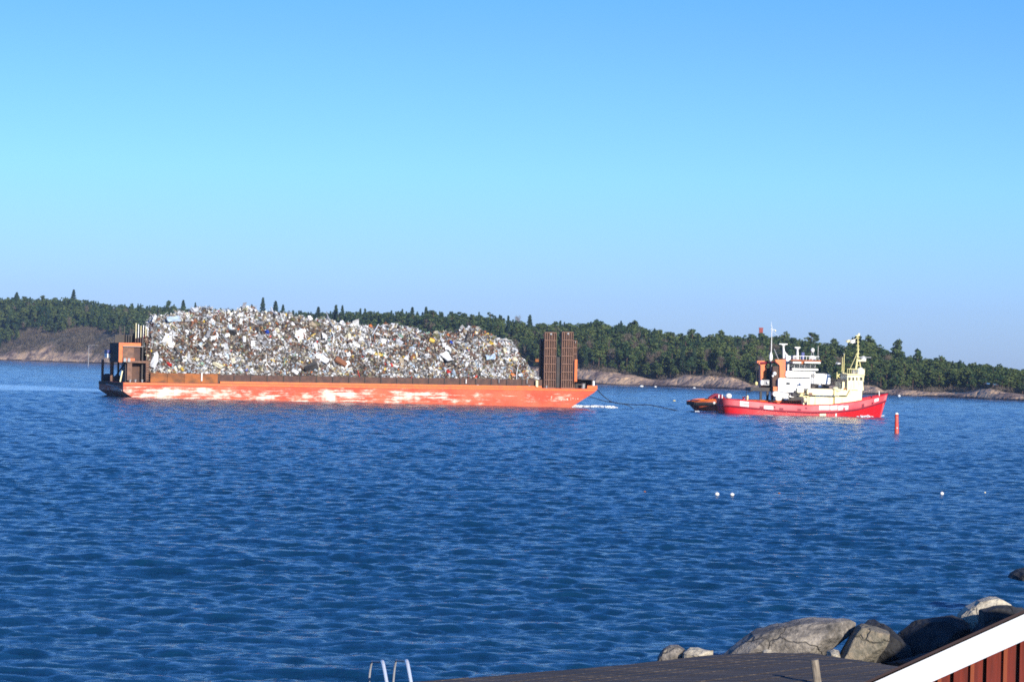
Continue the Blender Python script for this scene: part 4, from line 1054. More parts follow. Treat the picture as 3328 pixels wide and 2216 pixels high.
def nb(name, px0, py0, px1, py1, y0, y1, matl, down=0.0, par=None):
    m = MB(); x0, z1 = N1(px0, py0, y0); x1, z0 = N1(px1, py1, y0); m.box(x0, x1, y0, y1, z0 - down, z1)
    return m.build(name, matl, par or near)
# deckhouse with gap, slanting front
dh = nb('deckhouse', 2633, 1289, 2706, 1318, -3.1, 3.0, M['cream'])
nb('house_roof', 2629, 1285.5, 2752, 1288.7, -3.3, 3.2, M['cream'])
m = MB(); pts = [N1(a, b, -3.05) for a, b in ((2713, 1318), (2800, 1310), (2802, 1266), (2764, 1266), (2752, 1289.5), (2713, 1289.5))]; m.prism(pts, -3.05, 3.0); m.build('forward_house', M['cream'], near)
nb('doorway', 2706.5, 1289, 2712.6, 1318, -2.6, 2.6, M['yellow'])
for px in (2631, 2650): nb('house_pillar', px - 2, 1289, px + 1, 1319, -3.14, -3.105, M['yellow'])
nb('aft_pillar', 2624, 1289, 2627, 1318, -3.1, -2.9, M['cream']); nb('aft_canopy', 2598, 1285.6, 2628.6, 1288.7, -3.2, 3.0, M['yellow'])
nb('aft_pillar', 2611, 1289, 2614, 1318, -3.1, -2.9, M['cream'])
MB().ball((N1(2615, 1299, -3.0)[0], -3.3, N1(2615, 1299, -3.0)[1]), .35, 10, 1.5).build('fender_ball', M['cream'], near)
m = MB(); x0, z1 = N1(2624, 1262.5, -2.6); x1, z0 = N1(2708, 1285, -2.6); m.rbox(x0, x1, -2.6, 2.2, z0, z1, .35); m.build('engine_casing', M['cream'], near)
nb('casing_vent', 2628, 1276, 2640, 1285, -2.64, -2.605, M['rust'])
nb('casing_panel', 2655, 1268, 2680, 1281, -2.64, -2.605, M['white'])
for px in (2714, 2722): 
    x, z = N1(px, 1286, -2.4); _, zt = N1(px, 1258 + (px > 2715)*6, -2.4); MB().lathe((x, -2.4, z), [(.3, 0), (.3, zt - z - .5), (.55, zt - z - .3), (.45, zt - z)], 12).build('ventilator', M['cream'], near)
nb('funnel_house', 2733, 1240, 2753.5, 1268, -1.9, 1.9, M['cream']); nb('aft_step', 2722, 1268.3, 2764, 1285.3, -2.4, 2.4, M['cream'])
nb('rust_panel', 2741, 1261.5, 2752, 1266, -1.96, -1.905, M['rust_orange'])
nb('net_platform', 2722, 1231, 2753, 1236, -2.4, 2.4, M['dark'])
for px in (2724, 2736, 2748): nb('platform_leg', px, 1236.2, px + 1.5, 1262, -2.2, -2.0, M['dark'])
wh = MB(); x0, z1 = N1(2753.5, 1217, -2.3); x1, z0 = N1(2806, 1270, -2.3)
pts = [N1(a, b, -2.3) for a, b in ((2754, 1269), (2806.5, 1269), (2805, 1245), (2809.5, 1219), (2753.5, 1219))]
wh.prism(pts, -2.3, 2.3); wo_ = wh.build('wheelhouse', M['cream'], near)
for a, b in ((2757.5, 2764.5), (2770, 2776), (2783, 2787), (2794.5, 2803)):
    w_ = nb('window', a, 1226.5, b, 1236, -2.36, -2.303, M['glass'], par=wo_)
    nb('window_frame', a - .9, 1225.4, b + .9, 1226.3, -2.39, -2.302, M['yellow'], par=wo_)
for k in range(4):
    x = x1 + .1; z_ = z1 - 0.9
    MB().box(x + .0, x + .15, -2.1 + k*1.1, -1.3 + k*1.1, z_ - .5, z_ + .05).build('window', M['glass'], wo_)
nb('wheelhouse_roof', 2752, 1214.5, 2811, 1218.7, -2.6, 2.6, M['cream']); nb('handrail', 2752, 1211.5, 2810, 1213, -2.5, -2.4, M['orange']); nb('belt_moulding', 2768, 1266.5, 2788, 1269, -3.12, -3.06, M['orange'])
r_ = MB()
for px in range(2754, 2812, 7):
    xx, zz = N1(px, 1214, -2.45); r_.box(xx - .03, xx + .03, -2.45, -2.4, zz, zz + .95)
xx, zz = N1(2754, 1205, -2.45); xe, _ = N1(2808, 1205, -2.45); r_.box(xx, xe, -2.46, -2.39, zz + .32, zz + .40); r_.build('roof_railing', M['yellow'], near)
# mast
mx, mz = N1(2780.5, 1214, 0); mtx, mtz = N1(2788, 1086, 0)
ms = MB(); ms.tube([(mx - .1, -.25, mz), (mx + .35, -.05, mz + (mtz - mz)*.55), (mtx, 0, mtz)], .20, 8, .08)
ms.tube([(mx + 1.3, 0.1, mz), (mx + .4, 0, mz + (mtz - mz)*.45)], .09, 6)
mo = ms.build('mast', M['yellow'], near)
for k in range(9):
    z = mz + .8 + k*.72; MB().box(mx + .0, mx + .8 - .03*k, -.04, .04, z, z + .06).build('mast_rung', M['yellow'], mo)
xx, zz = N1(2796, 1170, 0); MB().box(mx + .3, xx + 1.0, -.3, .3, zz - .25, zz).build('radar_platform', M['cream'], mo)
xx, zz = N1(2806, 1166, 0); MB().ball((xx, 0, zz), .55, 14, .95).build('radar_dome', M['white'], mo)
xx2, zz2 = N1(2807, 1162, 0); MB().box(xx2 - 1.2, xx2 + 1.2, -.8, -.7, zz2, zz2 + .12).build('radar_scanner', M['grey'], mo)
xx, zz = N1(2796.5, 1203, -1.0); MB().lathe((xx, -1.0, zz - .9), [(.5, -.3), (.72, .1), (.78, .6), (.66, 1.1), (.3, 1.35), (.02, 1.42)], 16).build('satellite_dome', M['white'], near, True)
xx, zz = N1(2774, 1203, -1.0); MB().lathe((xx, -1.0, zz - .6), [(.3, -.3), (.42, .1), (.38, .5), (.05, .75)], 12).build('satellite_dome', M['grey'], near, True)
MB().tube([(mx + .2, 0, mz + (mtz - mz)*.52), N1(2763, 1198, 0)[0:1] + (0,) + N1(2763, 1198, 0)[1:2]], .05, 5).build('mast_stay', M['yellow'], near)
for px, pt in ((2736.5, 1160), (2742, 1149)):
    xx, zz = N1(px, 1208, -.6); _, zt = N1(px, pt, -.6); MB().tube([(xx, -.6, zz), (xx + .02, -.6, zt)], .09, 6, .05).build('aerial', M['yellow'], near)
xx, zz = N1(2742, 1150, -.6); MB().ball((xx, -.6, zz), .13, 8).build('aerial_cap', M['grey'], near)
xx, zz = N1(2736, 1208, -.6); xe, ze = N1(2752, 1216, -.6); MB().tube([(xx, -.6, zz), (xx + .5, -.6, zz - .3), (xe, -.6, ze)], .14, 6).build('aerial_bracket', M['cream'], near)
xx, zz = N1(2720, 1232, -.9); _, zt = N1(2720, 1209, -.9); mm = MB().tube([(xx, -.9, zz), (xx, -.9, zt)], .08, 6); mm.tube([(xx, -.9, zt - .7), (xx + .5, -.9, zt - .4)], .12, 6); mm.tube([(xx, -.9, zt - .6), (xx + .5, -.9, zt - 1.0)], .1, 6); mm.build('davit', M['yellow'], near)
# deck rails, winch, bow post
bx, bz = N1(2860, 1279, -1.0); _, bt = N1(2860, 1270, -1.0)
MB().tube([(bx, -.6, bz - .5), (bx - .1, -.6, bt)], .09, 6).build('bow_post', M['white'], near)
rl = MB()
for k in range(7):
    u = .70 + .04*k; z = sheer(u)
    pass
wn_ = MB().lathe((9.2, 0, 1.3), [(.9, 0), (1.0, .15), (.5, .2), (.5, 1.1), (1.0, 1.15), (.9, 1.3)], 16); wn_.build('towing_winch', M['dark'], near)
tb = MB().box(4.3, 4.6, -1.6, -1.3, 1.25, 2.9); tb.box(4.3, 4.6, 1.3, 1.6, 1.25, 2.9); tb.box(4.25, 4.65, -1.7, 1.7, 2.901, 3.1); tb.build('towing_bitts', M['red_hull'], near)
MB().lathe((6.6, -1.2, 1.25), [(.7, 0), (.9, .3), (.8, .9), (.3, 1.2)], 14).build('coiled_hawser', M['red_dark'], near)
dx, dz = N1(2425, 1300, -3.0); _, dt = N1(2425, 1274, -3.0); de, dd_ = N1(2446, 1271, -3.0)
MB().tube([(dx, -3, dz), (dx, -3, dt), (dx + .5, -3, dt + .15), (de, -3, dd_)], .07, 6).build('stern_davit', M['dark'], near)
x_, z_ = N1(2429, 1300, -3.0); MB().box(x_ - .1, x_ + .12, -3.1, -2.9, z_ - .2, z_ + .85).build('deck_fitting', M['yellow'], near)
# crew-deck clutter aft of the yellow house
for px, py, c_, s_ in ((2598, 1268, 'cream', .9), (2606, 1274, 'rust', .5), (2590, 1276, 'dark', .8), (2614, 1279, 'cream', .4), (2620, 1272, 'rust', .4), (2582, 1282, 'dark', .8), (2602, 1281, 'yellow', .4)):
    x, z = N1(px, py, -1.0); MB().rbox(x - s_*.7, x + s_*.7, -1.4 - s_*.4, -1.0 + s_*.4, z - s_*.5, z + s_*.45, s_*.2).build('deck_gear', M[c_], near)
for px, py in ((2614, 1290),): pass
# flag on the mast
fx, fz = N1(2780, 1104, 0)
def flag(x0, z0, w_, h_, y, parent, matl, name):
    n = 12; V = []; F = []
    for i in range(n):
        u = i/(n - 1); yy = y + .18*math.sin(u*7); dz = -.10*u*w_ + .06*math.sin(u*9)
        for zq in (0, 1): V += [(x0 - u*w_, yy - .012, z0 + dz + zq*h_*(1 - .1*u)), (x0 - u*w_, yy + .012, z0 + dz + zq*h_*(1 - .1*u))]
    for i in range(n - 1):
        a, b = 4*i, 4*i + 4; F += [(a, b, b + 2, a + 2), (a + 1, a + 3, b + 3, b + 1), (a, a + 1, b + 1, b), (a + 2, b + 2, b + 3, a + 3)]
    return mesh_obj(name, V, F, matl, parent)
MB().tube([(mtx, 0, mtz - .4), (mtx - .5, 0, mtz - 1.0)], .04, 5).build('flag_halyard', M['yellow'], near)
flag(fx, fz - .62, .95, .72, 0, near, M['white'], 'flag'); flag(fx - 1.0, fz - .5, .75, .45, 0, near, M['cream'], 'flag_tail')
MB().box(mtx - .45, mtx + .35, -.05, .05, mtz - .35, mtz - .25).build('mast_crosstree', M['yellow'], mo)
MB().box(mtx + .1, mtx + .35, -.1, .1, mtz - .25, mtz + .15).build('masthead_lamp', M['cream'], mo)

# ---- far tug, orange hull, white superstructure with orange funnels
u0 = at(2250, 1337, 528); ftug = empty('tugboat', (u0.x, u0.y + 4.4, 0)); ftug.rotation_euler = (0, 0, TH)
tag(ftug, 'bigger tugboat lashed behind, orange stern, white superstructure, twin orange funnels', 'tugboat')
N2 = Frame(ftug); LF = 29.0
h2 = hull_shape(4.6, 0.2, .72)
sh2 = lin((0, 1.9), (.1, 2.25), (.3, 2.3), (.6, 2.3), (.85, 2.9), (1, 3.5)); st2 = lin((0, 1.1), (.1, 1.2), (.5, 1.1), (1, 2.2))
def h2r(u, z):
    hb, xo = h2(u, z); return hb, xo + (1.9 - min(z, 1.9))*0.75*max(0, 1 - u/.25)**1.5
loft_hull(LF, h2r, lambda u: -1.2, st2, ftug, 'hull', M['orange_hull']); loft_hull(LF, h2r, st2, sh2, ftug, 'bulwark', M['orange_hull'])
strip_along(LF, h2r, lambda u: st2(u) + .35, .33, ftug, 'rubber_fender', M['black'], .1, 0, .2)
strip_along(LF, h2r, lambda u: sh2(u) + .02, .16, ftug, 'bulwark_rail', M['orange'], .02, .04, 1)
MB().box(2.2, LF*.72, -3.3, 3.3, 1.3, 1.45).build('deck', M['brown_deck'], ftug)
def fb(name, px0, py0, px1, py1, y0, y1, matl, r=0.0, par=None):
    m = MB(); x0, z1 = N2(px0, py0, y0); x1, z0 = N2(px1, py1, y0)
    (m.rbox(x0, x1, y0, y1, z0, z1, r) if r else m.box(x0, x1, y0, y1, z0, z1)); return m.build(name, matl, par or ftug)
# stern arch and gear
ar = MB(); c = [N2(2305 + 50*i/10, 1296 - 12.5*math.sin(math.pi*i/10), -1.5) for i in range(11)]
ar.tube([(x, -1.5, z) for x, z in c], .28, 8); ar.build('towing_arch', M['red_dark'], ftug)
ar = MB(); ar.tube([(x + .6, 1.6, z) for x, z in c], .28, 8); ar.build('towing_arch', M['red_dark'], ftug)
x, z = N2(2333, 1293, -1.2); MB().lathe((x, -1.2, z - .6), [(.9, 0), (.9, .9), (.5, 1.1)], 14).build('towing_winch', M['red_dark'], ftug)
x, z = N2(2368, 1287, -2.0); MB().ball((x, -2.0, z), .62, 14, .85).build('white_buoy', M['white'], ftug, True)
for px in (2336, 2347): x, z = N2(px, 1294, -3.0); MB().box(x - .07, x + .07, -3.1, -2.95, z - .2, z + .7).build('stanchion', M['white'], ftug)
for px in (2322, 2404): pass
def plate2(px0, py0, px1, py1, matl, name):
    x0, z1 = N2(px0, py0, -4.6); x1, z0 = N2(px1, py1, -4.6); u = (x0 + x1)/2/LF; y = -h2r(u, z0)[0]
    MB().box(x0, x1, y - .16, y - .03, z0, z1).build(name, matl, ftug)
x, z = N2(2320.5, 1310, -4.5); MB().ball((x, -4.55, z), .28, 10).build('hull_roundel', M['white'], ftug, True)
for k in range(6): plate2(2336 + k*3.7, 1301, 2338.9 + k*3.7, 1305.5, M['white'], 'name_letter')
for k in range(3): plate2(2341 + k*4.4, 1311, 2344.4 + k*4.4, 1314.5, M['white'], 'name_letter')
# superstructure
s1 = fb('lower_house', 2530, 1228, 2633, 1276, -3.2, 3.2, M['white'], .3)
fb('window', 2555.5, 1242.5, 2567.5, 1250, -3.26, -3.203, M['glass'], par=s1); fb('window', 2595, 1242.5, 2606, 1250, -3.26, -3.203, M['white'], par=s1)
fb('aft_house', 2528, 1276.3, 2562, 1296, -3.2, 2.5, M['white']); fb('deck_below', 2562.2, 1276.3, 2650, 1306, -2.9, 2.5, M['dark'])
for px, py, a, b in ((2512, 1271, 12, 12), (2520, 1287, 11, 10), (2546, 1287, 9, 9)): fb('life_raft_drum', px, py, px + 2*a, py + 1.5*b, -3.9, -2.6, M['white'], .5)
fb('life_raft_drum', 2566, 1284, 2581, 1291, -3.9, -3.0, M['white'], .18)
fb('upper_house', 2554, 1205, 2650, 1227.6, -2.9, 2.9, M['white'], .25); fb('belt_line', 2558, 1219.6, 2612, 1221.6, -2.96, -2.905, M['orange'])
fb('bridge_bulwark', 2574, 1196, 2660, 1204.7, -2.7, 2.7, M['white'], .2)
bg_ = fb('bridge_glazing', 2563, 1183, 2651, 1195.7, -2.2, 2.2, M['glass'])
for px in (2563, 2581, 2598, 2615, 2633, 2649): fb('glazing_bar', px, 1182.9, px + 1.2, 1195.9, -2.25, -2.21, M['grey'], par=bg_)
rf = fb('bridge_roof', 2572, 1169, 2669, 1174.5, -3.2, 3.2, M['orange'], .12)
fb('roof_fascia', 2577, 1174.8, 2604, 1181.5, -3.15, 3.1, M['white'], .1); fb('roof_fascia', 2615, 1174.8, 2667, 1181.5, -3.15, 3.1, M['white'], .1)
fb('roof_support', 2604.2, 1174.8, 2614.8, 1182, -2.6, 2.6, M['orange'])
fb('forecastle_block', 2633.5, 1214, 2698.5, 1248.5, -2.9, 2.9, M['white'], .28)
fb('wing_shade', 2634, 1249, 2695, 1262, -2.2, 2.2, M['dark']); x, z = N2(2664, 1255, -2.5)
MB().ball((x, -2.5, z), .38, 10, .9).build('white_lamp', M['white'], ftug); fb('block_roof', 2634, 1211, 2694, 1213.5, -2.6, 2.6, M['grey'])
# funnels
m = MB(); pts = [N2(a, b, -2.6) for a, b in ((2534, 1228), (2553, 1228), (2553, 1168), (2520, 1168), (2521, 1176), (2534, 1187))]; m.prism(pts, -2.6, -1.0); m.build('funnel', M['orange'], ftug)
m = MB(); pts = [N2(a, b, 1.2) for a, b in ((2472, 1262), (2492, 1262), (2492, 1187), (2496, 1172), (2461, 1172), (2461, 1180), (2472, 1187))]; m.prism(pts, 1.2, 2.8); m.build('funnel', M['orange'], ftug)
fb('casing_side', 2512, 1190, 2533.5, 1276, -2.2, -1.2, M['rust_dark']); fb('casing_cross', 2492, 1196, 2533, 1262, 1.0, 1.15, M['dark'])
fb('orange_locker', 2513, 1256, 2527, 1270, -2.9, -2.3, M['orange'])
fb('crane_deck', 2440, 1258, 2528, 1272, -1.6, 2.6, M['dark'])
for px in (2470, 2492, 2508): fb('deck_support', px, 1272.3, px + 6, 1300, -1.3, -.9, M['dark'])
fb('locker', 2473, 1234, 2480, 1252, -1.4, -.6, M['white'], .25); fb('panel', 2480.5, 1234, 2500, 1252, -1.2, -.8, M['grey'])
x, z = N2(2495, 1243, -1.4); MB().ball((x, -1.5, z), .24, 8).build('lamp', M['white'], ftug)
x, z = N2(2517, 1214, -2.6); MB().ball((x, -2.7, z), .38, 12, 1.0).build('searchlight', M['white'], ftug, True)
x, z = N2(2511, 1222, -2.6); MB().ball((x, -2.7, z), .22, 10).build('searchlight', M['white'], ftug, True)
x, z = N2(2458, 1246, -1.5); MB().ball((x, -1.5, z), .3, 8, 1.3).build('lantern', M['yellow'], ftug); _, zt = N2(2458, 1200, -1.5); MB().tube([(x, -1.5, z), (x, -1.5, zt)], .05, 5).build('lantern_post', M['dark'], ftug)
fb('rail_lamp', 2466, 1178, 2470, 1183, -.4, 0, M['orange']); 
x0_, z0_ = N2(2466, 1180, .9); x1_, z1_ = N2(2533, 1176, .9); MB().tube([(x0_, .9, z0_), (x1_, .9, z1_)], .2, 6).build('funnel_bridge', M['red_dark'], ftug)
# main mast
x, z = N2(2503, 1188, 0); _, zt = N2(2503, 1046, 0)
mm = MB().tube([(x, 0, z - 3.5), (x, 0, z), (x - .02, 0, z + (zt - z)*.55)], .16, 8, .11); mo2 = mm.build('main_mast', M['dark'], ftug)
MB().tube([(x + .12, -.1, z + (zt - z)*.25), (x + .1, -.1, z + (zt - z)*.9)], .09, 8, .06).build('white_topmast', M['white'], mo2); MB().tube([(x + .05, 0, z + (zt - z)*.9), (x, 0, zt)], .05, 6, .02).build('whip_aerial', M['white'], mo2)
xx, zz = N2(2504, 1158, 0); MB().lathe((xx, -.35, zz - 1.1), [(.12, 0), (.34, .5), (.34, 1.2), (.14, 1.9)], 12).build('mast_light', M['white'], mo2, True)
xx, zz = N2(2505, 1070, 0); xe, _ = N2(2520, 1073, 0); MB().tube([(xx, 0, zz), (xe, 0, zz - .1)], .06, 5).build('mast_yard', M['white'], mo2)
MB().ball((xe, 0, zz - .25), .16, 8).build('mast_lamp', M['cream'], mo2); xe, ze = N2(2531, 1094, 0); MB().tube([(xx, 0, zz), (xe, 0, ze)], .025, 4).build('mast_stay', M['white'], mo2)
xa, za = N2(2516, 1134, -1); xe, ze = N2(2530, 1168, -1); MB().tube([(xa, -1, za), (xe, -1, ze)], .08, 6).build('exhaust_stay', M['grey'], ftug)
xa, za = N2(2509, 1182, -1); xe, ze = N2(2505, 1206, -1); MB().tube([(xa, -1, za), (xe, -1, ze)], .09, 6).build('pale_pipe', M['grey'], ftug)
# radar posts on the bridge roof
def radar(px, pyt, pyb, w_, y):
    x, zt = N2(px, pyt, y); xb_, zb = N2(px + (2 if px < 2560 else 0), pyb, y)
    p = MB().tube([(xb_, y, zb), (x, y, zt - .25)], .28, 8, .16).build('radar_post', M['white'], ftug)
    MB().lathe((x, y, zt - .3), [(.3, 0), (.4, .1), (.3, .26)], 12).build('radar_motor', M['white'], p)
    MB().box(x - w_, x + w_, y - .09, y + .09, zt - .03, zt + .14).build('radar_scanner', M['white'], p)
radar(2546, 1119, 1165, .78, -1.0); radar(2592, 1130, 1169, .55, -.5)
xa, za = N2(2546, 1140, -1.0); xe, ze = N2(2563, 1160, -1.0); MB().tube([(xa, -1, za), (xe, -1, ze)], .15, 6).build('post_brace', M['white'], ftug)
fb('roof_box', 2555, 1156, 2570, 1174, -1.8, -.6, M['white'], .2); fb('roof_box', 2577, 1155, 2591, 1168.6, -1.3, .4, M['grey'], .15)
x, z = N2(2641, 1138, -.6); MB().ball((x, -.6, z), .38, 12, 1.15).build('satellite_dome', M['white'], ftug, True); _, zb = N2(2641, 1160, -.6)
MB().tube([(x - .3, -.6, zb), (x - .05, -.6, z)], .06, 5).build('dome_leg', M['grey'], ftug); MB().tube([(x + .3, -.6, zb), (x + .05, -.6, z)], .06, 5).build('dome_leg', M['grey'], ftug)
MB().lathe((x, -.6, zb - .55), [(.75, 0), (.7, .4), (.3, .8)], 14).build('dome_base', M['white'], ftug, True)
x, z = N2(2658.5, 1156, -.6); _, zt = N2(2658, 1124, -.6); MB().tube([(x, -.6, z - .7), (x, -.6, zt)], .035, 5).build('whip_aerial', M['white'], ftug)
fb('blue_crate', 2606, 1145, 2614, 1168, -.4, .3, M['blue'])
m = MB(); x0_, z0_ = N2(2580, 1157, -2.8); x1_, _ = N2(2662, 1157, -2.8); m.box(x0_, x1_, -2.85, -2.8, z0_, z0_ + .09)
for k in range(9): xx = x0_ + (x1_ - x0_)*k/8; m.box(xx - .03, xx + .03, -2.84, -2.81, z0_ - .65, z0_ - .001)
m.build('roof_railing', M['white'], ftug)
fb('ladder', 2560, 1184, 2564, 1204.5, -3.1, -2.95, M['white'])

# ------------------------------------------------------------------ tow line
bt_ = B.m @ Vector((91.9, 1.0, 2.9)); e1 = at(2010, 1311, 532); e2 = onz(2120, 1311, 0.05)
def catm(pts, n=8):
    o = []
    for i in range(len(pts) - 1):
        p0_ = pts[max(i-1, 0)]; p1_ = pts[i]; p2_ = pts[i+1]; p3_ = pts[min(i+2, len(pts)-1)]
        for k in range(n):
            t = k/n; o.append(0.5*((2*p1_) + (p2_ - p0_)*t + (2*p0_ - 5*p1_ + 4*p2_ - p3_)*t*t + (3*p1_ - p0_ - 3*p2_ + p3_)*t**3))
    return o + [pts[-1]]
tl = MB().tube(catm([bt_, at(1965, 1290, 538), at(1992, 1307, 538), at(2030, 1312.5, 537), at(2075, 1315, 536), at(2118, 1317, 535), at(2250, 1345, 530)]), .085, 6)
tag(tl.build('tow_line', M['black']), 'sagging dark tow line running from the barge bow into the water', 'tow line')
b2_ = B.m @ Vector((89.4, 0.5, 1.6))
tl = MB().tube(catm([b2_, at(1965, 1303, 540), at(2005, 1309, 539), at(2040, 1317, 538), at(2060, 1330, 538)]), .07, 5)
tag(tl.build('tow_line', M['black']), 'thinner lower line trailing from the barge bow below the sagging tow line', 'tow line')

# ------------------------------------------------------------------ buoys, floats, gull, beacon
def buoy_at(px, py): p = onz(px, py); return p
p = buoy_at(2914, 1408); bz = (1408 - 1343)/FPX*p.y
by = empty('spar_buoy', (p.x, p.y, 0)); by.rotation_euler = (0, R(-1.5), 0)
tag(by, 'slim red spar buoy with a pale cap, floating right of the red tug', 'buoy')
M['buoy_red'] = mat('buoy_red', (0.62, 0.055, 0.03), 0.38, (0.5, 0.10, 0.06), 1.2)
MB().lathe((0, 0, -.9), [(.31, 0), (.32, .8), (.30, 1.4), (.27, 2.2), (.255, 3.0), (.25, .9 + bz - .15)], 18).build('buoy_body', M['buoy_red'], by, True)
MB().lathe((0, 0, bz - .149), [(.25, 0), (.24, .12), (.15, .22), (.02, .26)], 18).build('buoy_cap', M['white'], by, True)
MB().lathe((.02, -.27, .62), [(.09, 0), (.10, .1), (.09, .2)], 10).build('glare_dot', M['white'], by, True)  # small white dot standing for sun glare on the buoy
FL = [(2330, 1612, .17, .8, 'white', 'white float in open water, left one of the close pair', 'mooring_float'),
      (2379, 1613, .16, .75, 'white', 'white float in open water, right one of the close pair', 'mooring_float'),
      (3061, 1610, .15, .9, 'white', 'single white float in open water near the right edge', 'mooring_float'),
      (3201, 1606, .07, .8, 'cream', 'tiny pale float farthest right in the row of floats', 'mooring_float'),
      (2532, 1608, .11, .5, 'rust_orange', 'brownish waterlogged float between the white floats', 'mooring_float'),
      (2095, 1603, .10, .5, 'rust_orange', 'faint brownish float left of the pair of white floats', 'mooring_float'),
      (2085, 1255, 1.0, .5, 'white', 'broad white mooring buoy under the rocks behind the tow line', 'mooring_buoy'),
      (2130, 1257, .65, .6, 'white', 'smaller white mooring buoy right of the broad one under the rocks', 'mooring_buoy'),
      (2256, 1260, .8, .4, 'white', 'pale mooring buoy under the orange rock, left of the tugs', 'mooring_buoy'),
      (2922, 1287, .65, .75, 'white', 'white mooring buoy close to the shore, right of the red bow', 'mooring_buoy'),
      (2191, 1302, .45, .4, 'yellow', 'yellow mooring buoy between the barge bow and the tugs', 'mooring_buoy')]
for px, py, r_, sz, mt, lb, nm in FL:
    r_ *= .86
    p = onz(px, py + r_*FPX/ (72100/(py - YH(px)))*0.3)
    o = empty(nm, (p.x, p.y, .12 if 'float' in nm else .05)); tag(o, lb, 'float' if 'float' in nm else 'buoy', 'white floats in a row' if nm == 'mooring_float' else 'mooring buoys near the island')
    MB().ball((0, 0, r_*sz*.45), r_, 14, sz).build('float_body', M[mt], o, True)
    MB().tube([(0, 0, r_*sz*1.3), (0, 0, r_*sz*1.75)], r_*.16, 6).build('mooring_ring', M['grey'], o)
g_ = at(2723, 1182, 520)
gm = MB(); gm.v = []; 
body = [(-.32, .02), (-.2, .07), (0, .10), (.18, .085), (.28, .055), (.34, .05), (.40, .015)]
gb = MB(); n = 10; V = []; F = []
for i, (x, r_) in enumerate(body):
    for k in range(n): a = 2*math.pi*k/n; V.append((x, r_*math.cos(a), r_*math.sin(a)*.9 + (.04 if i > 3 else 0)))
for i in range(len(body) - 1):
    for k in range(n): F.append((i*n + k, (i+1)*n + k, (i+1)*n + (k+1) % n, i*n + (k+1) % n))
F.append(tuple(range(n))); F.append(tuple(range(len(body)*n - 1, (len(body)-1)*n - 1, -1)))
gull = mesh_obj('gull', V, F, M['white'], None, True); gull.location = g_; gull.scale = (1.5, 1.5, 1.5); gull.rotation_euler = (0, 0, R(10))
tag(gull, 'white gull gliding before the dark wood between the two tugs', 'gull')
for s_ in (-1, 1):
    wv = [(.14, 0, .04), (-.10, 0, .04), (.10, s_*.35, .16), (-.12, s_*.35, .15), (-.02, s_*.75, .10), (-.14, s_*.75, .09)]
    wv2 = wv + [(a, b, c - .018) for a, b, c in wv]
    wf = [(0, 1, 3, 2), (2, 3, 5, 4), (6, 8, 9, 7), (8, 10, 11, 9), (0, 2, 8, 6), (2, 4, 10, 8), (1, 7, 9, 3), (3, 9, 11, 5), (4, 5, 11, 10), (0, 6, 7, 1)]
    mesh_obj('wing', wv2, wf, M['white'], gull)
# slender beacon at the left shore
p = onz(287, 1188); bc = empty('beacon', (p.x, p.y, 0)); tag(bc, 'thin pale beacon mast standing in the water left of the barge', 'beacon')
k_ = p.y/FPX
mm = MB().tube([(0, 0, -1), (0, 0, 66*k_)], .22, 6, .15); mm.build('beacon_mast', M['grey'], bc)
mm = MB().tube([(0, 0, 66*k_), (30*k_, 0, 67*k_)], .10, 5); mm.build('beacon_arm', M['grey'], bc)

# houses on the hill
def chim():
    p = at(2473, 1083, ds(2473) + 150); r0 = empty('brick_chimney', (p.x, p.y, p.z - 6)); tag(r0, 'square red brick chimney rising over the pines on the hilltop', 'chimney')
    M['brick'] = mat('brick', (0.34, 0.07, 0.05), .85, (0.22, 0.05, 0.04), 3)
    MB().box(-.85, .85, -.7, .7, -4, 8.1).build('chimney_stack', M['brick'], r0)
    MB().box(-1.0, 1.0, -.85, .85, 8.101, 8.6).build('chimney_cap', M['brick'], r0)
chim()
p = at(2893, 1170, ds(2893) + 112); hz_ = p.z
hs = empty('hill_cottage', (p.x, p.y, hz_ - 4.2)); hs.scale = (.42, .6, .95); tag(hs, 'small red and white cottage gable glimpsed between pines above the red bow', 'cottage')
M['falu'] = mat('falu_red', (0.30, 0.045, 0.03), .85, (0.22, 0.035, 0.025), 2.0)
MB().prism([(-2.6, 0), (2.6, 0), (2.6, 4.6), (0, 6.8), (-2.6, 4.6)], 0, 6).build('wall', M['falu'], hs)
MB().box(-.7, .9, -.08, -.003, 1.0, 5.4).build('white_door', M['white'], hs)
rr = MB(); rr.prism([(-2.9, 4.45), (-2.9, 4.6), (0, 7.05), (2.9, 4.6), (2.9, 4.45), (0, 6.83)], -.3, 6.3); rr.build('roof', M['rust'], hs)

# ------------------------------------------------------------------ foam
def foam(name, label, pts, n, seed, h=.25, spread=1.0):
    rr = np.random.RandomState(seed); V = []; F = []; off = 0
    pts = [Vector(p) for p in pts]
    for k in range(n):
        t = rr.rand()*(len(pts) - 1); i = min(int(t), len(pts) - 2); p = pts[i].lerp(pts[i+1], t - i)
        s_ = rr.uniform(.10, .42)*spread; c = (p.x + rr.normal(0, .5)*spread, p.y + rr.normal(0, .9)*spread, abs(rr.normal(0, h)))
        m = MB().ball(c, s_, 6, .5); V += m.v; F += [tuple(a + off for a in q) for q in m.f]; off += len(m.v)
    tag(mesh_obj(name, V, F, M['foam'], None, True), label, 'foam', kind='stuff')
M['foam'] = mat('foam', (0.80, 0.82, 0.84), .7)
foam('bow_foam', 'white foam curling ahead of the barge bow', [onz(1862, 1323), onz(1895, 1323), onz(1940, 1323), onz(1972, 1325), onz(1988, 1325)], 700, 3, .13, .9)
foam('hull_foam', 'thin foam line along the barge side near the bow', [onz(1745, 1319.5), onz(1800, 1321), onz(1870, 1324)], 160, 4, .08, .6)
